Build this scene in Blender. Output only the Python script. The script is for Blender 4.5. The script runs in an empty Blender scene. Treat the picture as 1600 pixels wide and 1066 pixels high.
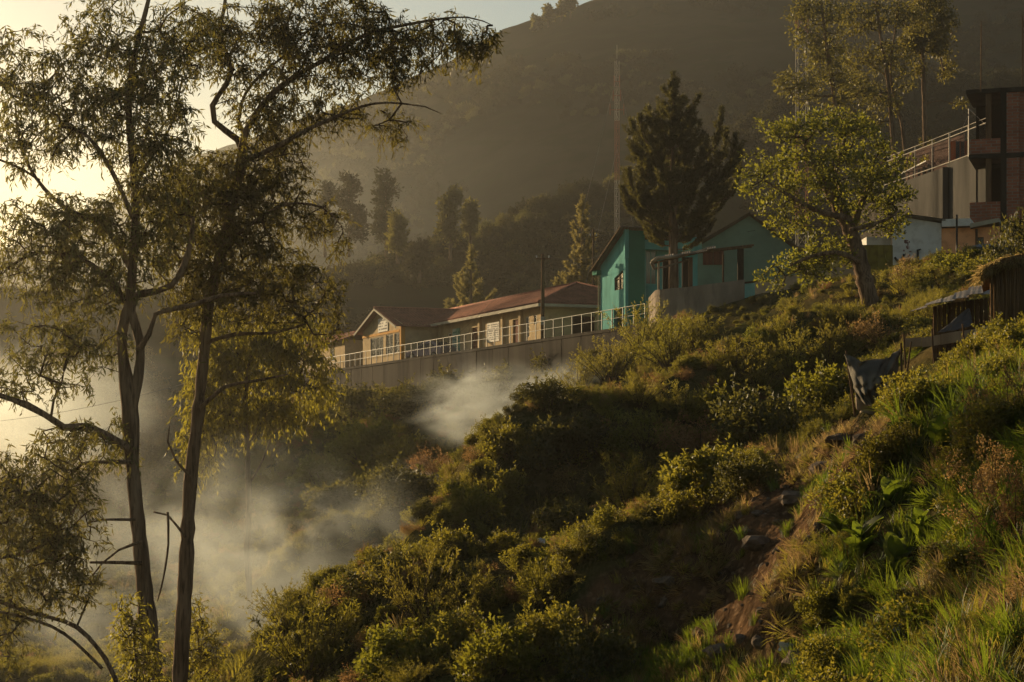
import bpy, bmesh, math, random
import numpy as np
from mathutils import Vector, Matrix, Quaternion

R = math.radians
scene = bpy.context.scene
C = scene.collection

# ------------------------------------------------------------------ camera
# the lens is level and shifted up; a pixel of the 1600 wide photograph maps to
# a ray with x/y = (px-800)/3000 and z/y = (710-py)/3000
FPX = 3000.0
cam_d = bpy.data.cameras.new("camera")
cam = bpy.data.objects.new("camera", cam_d); C.objects.link(cam)
cam_d.sensor_width = 36.0
cam_d.lens = 36.0 * FPX / 1600.0
cam_d.shift_y = (710.0 - 533.0) / 1600.0
cam_d.clip_start = 0.1; cam_d.clip_end = 5000
cam.location = (0, 0, 0); cam.rotation_euler = (R(90), 0, 0)
scene.camera = cam

# ------------------------------------------------------------------ light
SUN_AZ, SUN_EL = R(-39.0), R(9.2)            # azimuth from +Y, negative to the left
to_sun = Vector((math.sin(SUN_AZ) * math.cos(SUN_EL), math.cos(SUN_AZ) * math.cos(SUN_EL), math.sin(SUN_EL)))
world = bpy.data.worlds.new("World"); scene.world = world; world.use_nodes = True
wn = world.node_tree.nodes; wl = world.node_tree.links
sky = wn.new("ShaderNodeTexSky"); sky.sky_type = 'NISHITA'; sky.sun_disc = False
sky.sun_elevation = SUN_EL; sky.sun_rotation = SUN_AZ
sky.air_density = 1.7; sky.dust_density = 10.0; sky.ozone_density = 0.6; sky.altitude = 3000
wn["Background"].inputs["Strength"].default_value = 0.051
wl.new(sky.outputs[0], wn["Background"].inputs["Color"])
sun_d = bpy.data.lights.new("sun", 'SUN'); sun_d.energy = 5.0; sun_d.angle = R(0.5); sun_d.color = (1.0, 0.74, 0.42)
sun = bpy.data.objects.new("sun", sun_d); C.objects.link(sun)
sun.rotation_euler = to_sun.to_track_quat('Z', 'Y').to_euler(); sun.location = (-60, 60, 60)

vs = scene.view_settings
vs.view_transform = 'Standard'; vs.look = 'None'; vs.gamma = 1.0; vs.use_curve_mapping = False
vs.exposure = 0.93
cy = scene.cycles
cy.max_bounces = 6; cy.diffuse_bounces = 2; cy.glossy_bounces = 2; cy.transmission_bounces = 4
cy.transparent_max_bounces = 8; cy.volume_bounces = 0
cy.use_denoising = True; cy.use_adaptive_sampling = True; cy.adaptive_threshold = 0.02
cy.sample_clamp_indirect = 4.0
cy.volume_step_rate = 1.0; cy.volume_max_steps = 128
cy.caustics_reflective = False; cy.caustics_refractive = False

# ------------------------------------------------------------------ helpers
def P(px, py, D):
    return Vector(((px - 800.0) / FPX * D, D, (710.0 - py) / FPX * D))

def tag(o, label=None, cat=None, group=None, kind=None):
    if label: o["label"] = label
    if cat: o["category"] = cat
    if group: o["group"] = group
    if kind: o["kind"] = kind
    return o

def empty(name, loc=(0, 0, 0), label=None, cat=None, group=None):
    o = bpy.data.objects.new(name, None); C.objects.link(o)
    o.location = loc; o.empty_display_size = 0.2
    return tag(o, label, cat, group)

def link(name, me, mat=None, parent=None):
    if mat is not None and not me.materials: me.materials.append(mat)
    o = bpy.data.objects.new(name, me); C.objects.link(o)
    if parent is not None: attach(o, parent)
    return o

def origin_of(o):
    v = Vector(o.location)
    return v if o.parent is None else v            # parts are modelled in world space
def attach(o, parent):
    """parts carry world-space vertices: undo the thing's own offset"""
    o.parent = parent
    top = parent
    while top.parent is not None: top = top.parent
    o.matrix_parent_inverse = Matrix.Translation(-Vector(top.location)) if parent is top else Matrix.Identity(4)

def copy_thing(root, loc, rotz=0.0, scale=1.0, label=None, tilt=(0, 0), name=None):
    r = root.copy(); C.objects.link(r)
    if name: r.name = name
    r.location = loc; r.rotation_euler = (tilt[0], tilt[1], rotz)
    r.scale = (scale, scale, scale) if not isinstance(scale, tuple) else scale
    if label: r["label"] = label
    for ch in root.children:
        c = ch.copy(); C.objects.link(c); c.parent = r
    return r

class MB:
    """collects polygons into one mesh"""
    def __init__(s): s.v = []; s.f = []
    def poly(s, pts, faces):
        b = len(s.v); s.v += [tuple(p) for p in pts]
        s.f += [tuple(b + i for i in f) for f in faces]; return s
    def obox(s, o, a, b, c):
        """box spanned by corner o and the three edge vectors"""
        o = Vector(o); a = Vector(a); b = Vector(b); c = Vector(c)
        if a.cross(b).dot(c) < 0: a, b = b, a
        p = [o, o + a, o + a + b, o + b, o + c, o + a + c, o + a + b + c, o + b + c]
        return s.poly(p, [(3, 2, 1, 0), (4, 5, 6, 7), (0, 1, 5, 4), (1, 2, 6, 5), (2, 3, 7, 6), (3, 0, 4, 7)])
    def prism(s, pts, ext):
        """polygon extruded by a vector"""
        n = len(pts); pts = [Vector(p) for p in pts]; ext = Vector(ext)
        nn = (pts[1] - pts[0]).cross(pts[2] - pts[1])
        if nn.dot(ext) > 0: pts = pts[::-1]
        q = pts + [p + ext for p in pts]
        fs = [tuple(range(n)), tuple(range(2 * n - 1, n - 1, -1))]
        for i in range(n):
            j = (i + 1) % n; fs.append((j, i, i + n, j + n))
        return s.poly(q, fs)
    def tube(s, path, radii, sides=6, cap=True):
        path = [Vector(p) for p in path]
        if isinstance(radii, (int, float)): radii = [radii] * len(path)
        t0 = (path[1] - path[0]).normalized()
        ref = Vector((0, 0, 1)) if abs(t0.z) < 0.9 else Vector((1, 0, 0))
        n = t0.cross(ref).normalized(); b0 = len(s.v)
        for i, p in enumerate(path):
            if i == 0: t = t0
            elif i == len(path) - 1: t = (path[i] - path[i - 1]).normalized()
            else: t = ((path[i + 1] - p).normalized() + (p - path[i - 1]).normalized())
            if t.length < 1e-6: t = t0
            t = t.normalized(); n = (n - t * n.dot(t))
            if n.length < 1e-6: n = t.orthogonal()
            n.normalize(); bn = t.cross(n); r = radii[i]
            for k in range(sides):
                a = 2 * math.pi * k / sides
                s.v.append(tuple(p + (n * math.cos(a) + bn * math.sin(a)) * r))
        for i in range(len(path) - 1):
            for k in range(sides):
                k2 = (k + 1) % sides; a = b0 + i * sides; c = a + sides
                s.f.append((a + k, a + k2, c + k2, c + k))
        if cap:
            s.f.append(tuple(b0 + k for k in range(sides - 1, -1, -1)))
            e = b0 + (len(path) - 1) * sides
            s.f.append(tuple(e + k for k in range(sides)))
        return s
    def mesh(s, name):
        me = bpy.data.meshes.new(name); me.from_pydata(s.v, [], s.f); me.update(); return me
    def build(s, name, mat, parent=None, smooth=False):
        me = s.mesh(name)
        if smooth: me.polygons.foreach_set("use_smooth", [True] * len(me.polygons))
        return link(name, me, mat, parent)

def quad_mesh(name, Q, rnd, mat, smooth=False):
    """Q: (N,4,3) quads, rnd: (N,) a value per leaf for colour variation"""
    n = len(Q); me = bpy.data.meshes.new(name)
    me.vertices.add(n * 4); me.vertices.foreach_set("co", np.ascontiguousarray(Q, dtype=np.float32).ravel())
    me.loops.add(n * 4); me.loops.foreach_set("vertex_index", np.arange(n * 4, dtype=np.int32))
    me.polygons.add(n); me.polygons.foreach_set("loop_start", np.arange(0, n * 4, 4, dtype=np.int32))
    me.update(calc_edges=True)
    at = me.attributes.new("rnd", 'FLOAT', 'FACE'); at.data.foreach_set("value", np.asarray(rnd, dtype=np.float32))
    if mat is not None: me.materials.append(mat)
    return me

def unit(v):
    return v / np.maximum(np.linalg.norm(v, axis=-1, keepdims=True), 1e-9)

def leaf_quads(base, dirs, length, width, rng, fold=0.25):
    """one folded rhombic leaf for each base point and direction"""
    n = len(base); d = unit(dirs)
    side = unit(np.cross(d, unit(rng.normal(size=(n, 3)))))
    nrm = np.cross(d, side)
    L = np.asarray(length).reshape(-1, 1) * np.ones((n, 1)); W = np.asarray(width).reshape(-1, 1) * np.ones((n, 1))
    mid = base + d * L * 0.45 + nrm * W * fold
    return np.stack([base, mid + side * W * 0.5, base + d * L - nrm * W * fold, mid - side * W * 0.5], axis=1)

# ------------------------------------------------------------------ numpy value noise
_rs = np.random.RandomState(11)
_tab = _rs.rand(256, 256)
def vnoise(x, y):
    xi = np.floor(x).astype(int); yi = np.floor(y).astype(int)
    fx = x - xi; fy = y - yi
    fx = fx * fx * (3 - 2 * fx); fy = fy * fy * (3 - 2 * fy)
    g = lambda a, b: _tab[a & 255, b & 255]
    return (g(xi, yi) * (1 - fx) * (1 - fy) + g(xi + 1, yi) * fx * (1 - fy) + g(xi, yi + 1) * (1 - fx) * fy + g(xi + 1, yi + 1) * fx * fy) * 2 - 1
def fbm(x, y, octv=4):
    s = 0; a = 1.0; t = 0
    for i in range(octv):
        s = s + a * vnoise(x * 2 ** i + 17.3 * i, y * 2 ** i + 5.1 * i); t += a; a *= 0.5
    return s / t
def sstep(e0, e1, x):
    t = np.clip((x - e0) / (e1 - e0), 0, 1); return t * t * (3 - 2 * t)
# ------------------------------------------------------------------ materials
def new_mat(name):
    m = bpy.data.materials.new(name); m.use_nodes = True
    nt = m.node_tree; nt.nodes.clear()
    out = nt.nodes.new("ShaderNodeOutputMaterial")
    return m, nt.nodes, nt.links, out
def rgb(c): return (c[0], c[1], c[2], 1.0)

def leaf_mat(name, ca, cb, trans, tfac=0.45, gloss=0.06, rough=0.5):
    gloss = gloss * 0.4
    """thin leaf: diffuse, light shining through and a slight gloss"""
    m, N, L, out = new_mat(name)
    at = N.new("ShaderNodeAttribute"); at.attribute_name = "rnd"
    oi = N.new("ShaderNodeObjectInfo")
    mx = N.new("ShaderNodeMix"); mx.data_type = 'RGBA'
    L.new(at.outputs["Fac"], mx.inputs["Factor"]); mx.inputs["A"].default_value = rgb(ca); mx.inputs["B"].default_value = rgb(cb)
    hs = N.new("ShaderNodeHueSaturation"); L.new(mx.outputs["Result"], hs.inputs["Color"])
    mr = N.new("ShaderNodeMapRange"); L.new(oi.outputs["Random"], mr.inputs["Value"])
    mr.inputs["To Min"].default_value = 0.468; mr.inputs["To Max"].default_value = 0.53
    L.new(mr.outputs["Result"], hs.inputs["Hue"])
    mv = N.new("ShaderNodeMapRange"); L.new(oi.outputs["Random"], mv.inputs["Value"])
    mv.inputs["To Min"].default_value = 0.6; mv.inputs["To Max"].default_value = 1.3
    L.new(mv.outputs["Result"], hs.inputs["Value"])
    di = N.new("ShaderNodeBsdfDiffuse"); L.new(hs.outputs["Color"], di.inputs["Color"])
    tr = N.new("ShaderNodeBsdfTranslucent")
    tm = N.new("ShaderNodeMix"); tm.data_type = 'RGBA'; tm.inputs["Factor"].default_value = 0.6
    L.new(hs.outputs["Color"], tm.inputs["A"]); tm.inputs["B"].default_value = rgb(trans)
    L.new(tm.outputs["Result"], tr.inputs["Color"])
    ms = N.new("ShaderNodeMixShader"); ms.inputs[0].default_value = tfac
    L.new(di.outputs[0], ms.inputs[1]); L.new(tr.outputs[0], ms.inputs[2])
    gl = N.new("ShaderNodeBsdfGlossy"); gl.inputs["Roughness"].default_value = rough; gl.inputs["Color"].default_value = (1, 1, 1, 1)
    m2 = N.new("ShaderNodeMixShader"); m2.inputs[0].default_value = gloss
    L.new(ms.outputs[0], m2.inputs[1]); L.new(gl.outputs[0], m2.inputs[2]); L.new(m2.outputs[0], out.inputs[0])
    return m

def surf(name, c1, c2=None, scale=2.0, rough=0.85, stretch=(1, 1, 1), c3=None, scale3=9.0, bump=0.0, bscale=30.0, metal=0.0, detail=5.0, lo=0.35, hi=0.65, amt3=0.5):
    """plain surface with two layers of mottling and a fine relief"""
    m, N, L, out = new_mat(name)
    pb = N.new("ShaderNodeBsdfPrincipled"); pb.inputs["Roughness"].default_value = rough; pb.inputs["Metallic"].default_value = metal
    pb.inputs["Specular IOR Level"].default_value = 0.02 if rough >= 0.7 else 0.25
    L.new(pb.outputs[0], out.inputs[0])
    pb.inputs["Base Color"].default_value = rgb(c1)
    tc = N.new("ShaderNodeTexCoord"); mp = N.new("ShaderNodeMapping"); mp.inputs["Scale"].default_value = stretch
    L.new(tc.outputs["Object"], mp.inputs["Vector"])
    col = None
    if c2 is not None:
        nz = N.new("ShaderNodeTexNoise"); nz.inputs["Scale"].default_value = scale; nz.inputs["Detail"].default_value = detail
        L.new(mp.outputs[0], nz.inputs["Vector"])
        mr = N.new("ShaderNodeMapRange"); mr.inputs["From Min"].default_value = lo; mr.inputs["From Max"].default_value = hi
        L.new(nz.outputs[0], mr.inputs["Value"])
        mx = N.new("ShaderNodeMix"); mx.data_type = 'RGBA'; mx.inputs["A"].default_value = rgb(c1); mx.inputs["B"].default_value = rgb(c2)
        L.new(mr.outputs[0], mx.inputs["Factor"]); col = mx.outputs["Result"]
        if c3 is not None:
            n3 = N.new("ShaderNodeTexNoise"); n3.inputs["Scale"].default_value = scale3; n3.inputs["Detail"].default_value = 6
            L.new(mp.outputs[0], n3.inputs["Vector"])
            r3 = N.new("ShaderNodeMapRange"); r3.inputs["From Min"].default_value = 0.5; r3.inputs["From Max"].default_value = 0.7; r3.inputs["To Max"].default_value = amt3
            L.new(n3.outputs[0], r3.inputs["Value"])
            m3 = N.new("ShaderNodeMix"); m3.data_type = 'RGBA'; L.new(r3.outputs[0], m3.inputs["Factor"]); L.new(col, m3.inputs["A"]); m3.inputs["B"].default_value = rgb(c3)
            col = m3.outputs["Result"]
        L.new(col, pb.inputs["Base Color"])
    if bump:
        nb = N.new("ShaderNodeTexNoise"); nb.inputs["Scale"].default_value = bscale; nb.inputs["Detail"].default_value = 6
        L.new(mp.outputs[0], nb.inputs["Vector"])
        bp = N.new("ShaderNodeBump"); bp.inputs["Strength"].default_value = bump; bp.inputs["Distance"].default_value = 0.05
        L.new(nb.outputs[0], bp.inputs["Height"]); L.new(bp.outputs[0], pb.inputs["Normal"])
    return m

def glass_mat(name, col=(0.03, 0.035, 0.035)):
    m, N, L, out = new_mat(name)
    pb = N.new("ShaderNodeBsdfPrincipled"); pb.inputs["Base Color"].default_value = rgb(col); pb.inputs["Roughness"].default_value = 0.08
    pb.inputs["Specular IOR Level"].default_value = 0.6; L.new(pb.outputs[0], out.inputs[0]); return m

def brick_mat(name):
    m, N, L, out = new_mat(name)
    pb = N.new("ShaderNodeBsdfPrincipled"); pb.inputs["Roughness"].default_value = 0.9; pb.inputs["Specular IOR Level"].default_value = 0.02; L.new(pb.outputs[0], out.inputs[0])
    tc = N.new("ShaderNodeTexCoord"); sx = N.new("ShaderNodeSeparateXYZ"); L.new(tc.outputs["Object"], sx.inputs[0])
    ad = N.new("ShaderNodeMath"); ad.operation = 'ADD'; L.new(sx.outputs["X"], ad.inputs[0]); L.new(sx.outputs["Y"], ad.inputs[1])
    cb = N.new("ShaderNodeCombineXYZ"); L.new(ad.outputs[0], cb.inputs["X"]); L.new(sx.outputs["Z"], cb.inputs["Y"])
    bt = N.new("ShaderNodeTexBrick"); L.new(cb.outputs[0], bt.inputs["Vector"]); bt.inputs["Scale"].default_value = 1.0
    bt.inputs["Brick Width"].default_value = 0.36; bt.inputs["Row Height"].default_value = 0.17; bt.inputs["Mortar Size"].default_value = 0.018
    bt.inputs["Color1"].default_value = (0.30, 0.11, 0.07, 1); bt.inputs["Color2"].default_value = (0.40, 0.16, 0.10, 1); bt.inputs["Mortar"].default_value = (0.30, 0.24, 0.20, 1)
    nz = N.new("ShaderNodeTexNoise"); nz.inputs["Scale"].default_value = 1.3; L.new(tc.outputs["Object"], nz.inputs["Vector"])
    mx = N.new("ShaderNodeMix"); mx.data_type = 'RGBA'; mx.blend_type = 'MULTIPLY'; mx.inputs["Factor"].default_value = 0.6
    L.new(bt.outputs["Color"], mx.inputs["A"]); L.new(nz.outputs[0], mx.inputs["B"]); L.new(mx.outputs["Result"], pb.inputs["Base Color"])
    bp = N.new("ShaderNodeBump"); bp.inputs["Strength"].default_value = 0.6; bp.inputs["Distance"].default_value = 0.02; bp.invert = True
    L.new(bt.outputs["Fac"], bp.inputs["Height"]); L.new(bp.outputs[0], pb.inputs["Normal"])
    return m

def ground_mat(name):
    m, N, L, out = new_mat(name)
    pb = N.new("ShaderNodeBsdfPrincipled"); pb.inputs["Roughness"].default_value = 0.95; pb.inputs["Specular IOR Level"].default_value = 0.0; L.new(pb.outputs[0], out.inputs[0])
    tc = N.new("ShaderNodeTexCoord")
    def noise(s, d=6):
        n = N.new("ShaderNodeTexNoise"); n.inputs["Scale"].default_value = s; n.inputs["Detail"].default_value = d; L.new(tc.outputs["Object"], n.inputs["Vector"]); return n.outputs[0]
    def rng(v, a, b):
        r = N.new("ShaderNodeMapRange"); r.inputs["From Min"].default_value = a; r.inputs["From Max"].default_value = b; L.new(v, r.inputs["Value"]); return r.outputs[0]
    def mix(f, a, b):
        x = N.new("ShaderNodeMix"); x.data_type = 'RGBA'; L.new(f, x.inputs["Factor"])
        for k, c in (("A", a), ("B", b)):
            if isinstance(c, tuple): x.inputs[k].default_value = rgb(c)
            else: L.new(c, x.inputs[k])
        return x.outputs["Result"]
    veg = mix(rng(noise(0.35), 0.4, 0.6), (0.035, 0.038, 0.014), (0.075, 0.058, 0.024))
    soil = mix(rng(noise(1.1, 8), 0.35, 0.65), (0.038, 0.024, 0.014), (0.115, 0.068, 0.036))
    soil = mix(rng(noise(7.0, 6), 0.55, 0.7), soil, (0.17, 0.11, 0.065))
    b = N.new("ShaderNodeAttribute"); b.attribute_name = "bare"
    near = mix(b.outputs["Fac"], veg, soil)
    # far slopes: dark scrub with paler dry grass
    fa = mix(rng(noise(0.035, 9), 0.42, 0.6), (0.016, 0.017, 0.010), (0.042, 0.036, 0.021))
    fb = mix(rng(noise(0.16, 8), 0.5, 0.62), fa, (0.022, 0.027, 0.012))
    f = N.new("ShaderNodeAttribute"); f.attribute_name = "far"
    L.new(mix(f.outputs["Fac"], near, fb), pb.inputs["Base Color"])
    bp = N.new("ShaderNodeBump"); bp.inputs["Strength"].default_value = 0.8; bp.inputs["Distance"].default_value = 0.12
    L.new(noise(6.0, 8), bp.inputs["Height"]); L.new(bp.outputs[0], pb.inputs["Normal"])
    return m

M = {}
M['ground'] = ground_mat('ground_soil')
M['bark'] = surf('bark', (0.085, 0.054, 0.036), (0.24, 0.17, 0.115), 2.2, 0.9, (3, 3, 0.30), (0.035, 0.023, 0.016), 7.0, 1.0, 14, amt3=0.85)
M['twig'] = surf('twig', (0.055, 0.038, 0.026), (0.10, 0.07, 0.045), 4.0, 0.9)
M['euc'] = leaf_mat('eucalyptus_leaf', (0.038, 0.048, 0.014), (0.080, 0.080, 0.022), (0.32, 0.27, 0.04), 0.42, 0.07)
M['euc_y'] = leaf_mat('young_eucalyptus_leaf', (0.062, 0.072, 0.012), (0.15, 0.14, 0.022), (0.52, 0.45, 0.04), 0.52, 0.06)
M['broad'] = leaf_mat('tree_leaf', (0.040, 0.052, 0.010), (0.090, 0.095, 0.016), (0.40, 0.37, 0.028), 0.45, 0.05)
M['needle'] = leaf_mat('needle', (0.026, 0.034, 0.013), (0.070, 0.070, 0.024), (0.22, 0.20, 0.045), 0.34, 0.05)
M['needle_dry'] = leaf_mat('pale_needle', (0.09, 0.085, 0.03), (0.19, 0.155, 0.055), (0.42, 0.34, 0.10), 0.42, 0.05)
M['feather'] = leaf_mat('feathery_leaf', (0.050, 0.062, 0.014), (0.14, 0.12, 0.026), (0.52, 0.44, 0.055), 0.45, 0.05)
M['shrub'] = leaf_mat('shrub_leaf', (0.036, 0.046, 0.011), (0.10, 0.098, 0.019), (0.50, 0.43, 0.04), 0.42, 0.06)
M['scrub'] = leaf_mat('mountain_scrub_leaf', (0.016, 0.020, 0.009), (0.034, 0.034, 0.015), (0.08, 0.07, 0.02), 0.25, 0.02)
M['darkshrub'] = leaf_mat('dark_shrub_leaf', (0.024, 0.034, 0.012), (0.05, 0.052, 0.015), (0.24, 0.21, 0.035), 0.4, 0.06)
M['dry'] = leaf_mat('dry_leaf', (0.13, 0.075, 0.032), (0.27, 0.165, 0.07), (0.50, 0.29, 0.10), 0.4, 0.03)
M['straw'] = leaf_mat('dry_grass', (0.12, 0.085, 0.037), (0.27, 0.19, 0.08), (0.46, 0.31, 0.12), 0.45, 0.03)
M['grass'] = leaf_mat('grass', (0.028, 0.052, 0.008), (0.068, 0.100, 0.013), (0.28, 0.35, 0.022), 0.45, 0.06)
M['plaster'] = surf('cream_plaster', (0.46, 0.35, 0.20), (0.36, 0.27, 0.16), 0.8, 0.9, c3=(0.24, 0.18, 0.12), scale3=2.2, bump=0.15)
M['ochre'] = surf('ochre_paint', (0.50, 0.26, 0.05), (0.42, 0.21, 0.05), 1.5, 0.8)
M['fascia'] = surf('pale_fascia', (0.36, 0.33, 0.25), (0.26, 0.24, 0.19), 1.5, 0.8)
M['tile'] = surf('terracotta_tile', (0.26, 0.12, 0.085), (0.17, 0.082, 0.06), 1.6, 0.85, c3=(0.30, 0.15, 0.10), scale3=5.0, bump=0.3, bscale=18)
M['teal'] = surf('teal_plaster', (0.105, 0.35, 0.325), (0.085, 0.29, 0.27), 0.8, 0.8, c3=(0.035, 0.15, 0.125), scale3=1.6, bump=0.1, stretch=(1, 1, 0.35))
M['teal_dark'] = surf('deep_teal_paint_and_shade', (0.022, 0.17, 0.12), (0.018, 0.14, 0.10), 0.8, 0.8)  # shade of the teal house's turned face as colour; also mural marks
M['teal_pale'] = surf('pale_teal_paint', (0.18, 0.40, 0.35), (0.14, 0.33, 0.29), 0.8, 0.8)
M['sage'] = surf('sage_plaster', (0.15, 0.24, 0.18), (0.12, 0.19, 0.145), 0.6, 0.85, c3=(0.10, 0.15, 0.12), scale3=1.7)
M['sheet'] = surf('roof_sheet', (0.16, 0.145, 0.12), (0.09, 0.075, 0.06), 1.2, 0.6, c3=(0.15, 0.07, 0.035), scale3=2.5)
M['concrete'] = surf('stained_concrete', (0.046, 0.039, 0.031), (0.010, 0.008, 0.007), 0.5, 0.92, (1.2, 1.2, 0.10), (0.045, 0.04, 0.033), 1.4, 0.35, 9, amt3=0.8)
M['concrete_grey'] = surf('grey_concrete', (0.085, 0.08, 0.072), (0.05, 0.047, 0.042), 0.6, 0.92, (1.2, 1.2, 0.2), (0.03, 0.028, 0.025), 1.5, 0.3, 9)
M['concrete_pale'] = surf('board_marked_concrete', (0.27, 0.225, 0.175), (0.17, 0.14, 0.11), 1.2, 0.92, (1, 1, 0.3), (0.10, 0.085, 0.07), 3.0, 0.5, 8)
M['rail'] = surf('pale_green_metal', (0.075, 0.082, 0.058), (0.045, 0.05, 0.035), 3.0, 0.5)
M['metal'] = surf('galvanised_metal', (0.28, 0.27, 0.25), (0.18, 0.16, 0.14), 3.0, 0.45, metal=0.4)
M['mast_red'] = surf('mast_red', (0.27, 0.13, 0.09), None, rough=0.8)
M['mast_white'] = surf('mast_white', (0.36, 0.33, 0.285), None, rough=0.8)
M['glass'] = glass_mat('window_glass', (0.05, 0.055, 0.05))
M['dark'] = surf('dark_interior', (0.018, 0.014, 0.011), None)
M['wood'] = surf('weathered_wood', (0.13, 0.085, 0.05), (0.07, 0.045, 0.028), 2.0, 0.9, (4, 4, 0.4), bump=0.4)
M['redwood'] = surf('red_brown_wood', (0.13, 0.05, 0.032), (0.08, 0.032, 0.022), 2.0, 0.8, (4, 4, 0.5))
M['white'] = surf('whitewashed_wall', (0.62, 0.61, 0.57), (0.52, 0.51, 0.48), 0.8, 0.9, c3=(0.28, 0.25, 0.22), scale3=2.4)
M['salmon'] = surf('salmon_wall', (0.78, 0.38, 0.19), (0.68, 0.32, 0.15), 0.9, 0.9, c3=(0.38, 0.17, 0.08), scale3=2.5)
M['black'] = surf('black_rubber', (0.012, 0.012, 0.013), None, rough=0.6)
M['brick'] = brick_mat('red_brick')
M['thatch'] = surf('straw_wall', (0.25, 0.155, 0.078), (0.13, 0.078, 0.04), 5.0, 0.95, (6, 6, 0.25), (0.05, 0.03, 0.018), 4.0, 1.0, 16)
M['tarp'] = surf('black_plastic_sheet', (0.15, 0.135, 0.105), (0.075, 0.070, 0.058), 1.5, 0.7)
M['bluetarp'] = surf('grey_blue_sheet', (0.085, 0.085, 0.09), (0.06, 0.06, 0.065), 1.5, 0.6)
M['sack'] = surf('soiled_sacking', (0.36, 0.29, 0.21), (0.22, 0.17, 0.12), 3.0, 0.8, bump=0.4, bscale=12)
M['plank'] = surf('pale_slab', (0.36, 0.29, 0.20), (0.25, 0.20, 0.14), 2.0, 0.9, bump=0.3)
M['paper'] = surf('white_board', (0.60, 0.58, 0.52), (0.50, 0.48, 0.43), 2.5, 0.7)
M['paper_green'] = surf('green_board', (0.16, 0.30, 0.22), (0.40, 0.46, 0.40), 1.1, 0.7, lo=0.45, hi=0.55)
M['print'] = surf('grey_print', (0.16, 0.155, 0.15), None, rough=0.8)
M['ochrebox'] = surf('olive_yellow_paint', (0.21, 0.17, 0.035), (0.15, 0.12, 0.03), 1.5, 0.7, c3=(0.10, 0.07, 0.03), scale3=3.0)
M['orange'] = surf('orange_cloth', (0.42, 0.11, 0.03), (0.32, 0.08, 0.03), 1.0, 0.8)
M['maroon'] = surf('maroon_wall', (0.085, 0.045, 0.034), (0.06, 0.034, 0.027), 1.0, 0.8)
M['car'] = surf('silver_car_paint', (0.26, 0.21, 0.22), None, rough=0.75, metal=0.0)
M['carblue'] = surf('blue_grey_car_paint', (0.14, 0.17, 0.23), None, rough=0.4, metal=0.0)
M['rock'] = surf('rock', (0.16, 0.125, 0.095), (0.09, 0.07, 0.052), 1.5, 0.95, bump=0.6, bscale=6)
M['litter'] = surf('white_plastic', (0.55, 0.55, 0.56), (0.40, 0.42, 0.45), 3.0, 0.4)
# ------------------------------------------------------------------ the terrace frame and the terrain
UX = Vector((-0.365, 0.931, 0)).normalized()     # along the retaining wall, leftwards and away
MX = Vector((UX.y, -UX.x, 0))                    # into the terrace
WA = Vector((7.2, 103.0, 0)); ZT = 7.0
def W(s, d, z): return WA + UX * s + MX * d + Vector((0, 0, z))
def s_at(px, d):
    """distance along the wall frame where the line at depth d crosses the column px"""
    k = (px - 800.0) / FPX; o = WA + MX * d
    return (o.x - k * o.y) / (k * UX.y - UX.x)

CP = [  # px, py, distance
    (1600,1040,16),(1600,900,18),(1600,760,21),(1600,620,28),(1600,540,42),(1450,640,36),(1400,710,30),(1400,850,25),(1300,800,29),(1300,920,25.5),
    (1300,1050,24),(1480,1000,20),(1200,1050,25.5),(1100,1045,27),(1100,1012,30.2),(1100,900,31.5),(1130,800,36),(1000,890,34),(950,985,31),(700,980,35),(700,1100,29),
    (450,1000,38),(420,1090,35),(600,950,42),(300,1270,50),(150,1280,55),(350,1090,62),(100,1030,85),(240,1235,36),(100,1260,40),(500,975,66),(620,865,82),(520,765,112),(650,705,120),
    (850,685,98),(800,795,76),(700,815,62),(720,890,50),(880,765,60),(950,850,46),(840,915,45),(1000,720,64),(1100,665,66),(1150,740,50),(1050,780,54),
    (900,655,86),(1000,580,87),(1020,525,96),(1150,570,78),(1170,500,90),(1250,620,65),(1300,690,50),(1250,780,42),(1350,655,49),(1420,575,56),(1300,545,72),
    (1350,475,80),(1450,480,70),(1250,460,88),(1550,515,50),(1520,430,82),(1600,460,56),(1400,420,93),(1560,402,92),(1540,330,114),(1700,330,108),
    (520,615,156),(700,610,131),(850,622,114.5),(1000,560,101.5),(100,780,125),(50,690,170),(-100,650,190),(300,660,165),(-300,1040,60),(-300,1200,40),(2000,520,60),(2200,310,120),
    (1180,470,100),(1330,430,110),(1330,400,150)]
RAW = [(0,0,-2.6),(8,0,-1.6),(-12,0,-6.5),(15,5,0.8),(-28,12,-9),(0,12,-3.4),(6,12,-2.0),(12,15,0.9),(-60,60,-4),(60,30,10),(70,110,26),(-80,150,4),(30,-35,0),(-30,-35,-8),(0,-35,-3)]
_cp = np.array([tuple(P(*c)) for c in CP] + RAW)
_S = 40.0
def _tps(r2): return 0.5 * r2 * np.log(r2 + 1e-9)
_X = _cp[:, :2] / _S; _n = len(_X)
_K = _tps(((_X[:, None] - _X[None]) ** 2).sum(-1)) + np.eye(_n) * 2e-4
_Pm = np.c_[np.ones(_n), _X]
_A = np.block([[_K, _Pm], [_Pm.T, np.zeros((3, 3))]])
_w = np.linalg.solve(_A, np.r_[_cp[:, 2], 0, 0, 0])
def near_h(x, y):
    shp = np.shape(x); x = np.ravel(x) / _S; y = np.ravel(y) / _S
    out = _w[_n] + _w[_n + 1] * x + _w[_n + 2] * y
    for i in range(_n):
        out = out + _w[i] * _tps((x - _X[i, 0]) ** 2 + (y - _X[i, 1]) ** 2)
    return out.reshape(shp)

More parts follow.
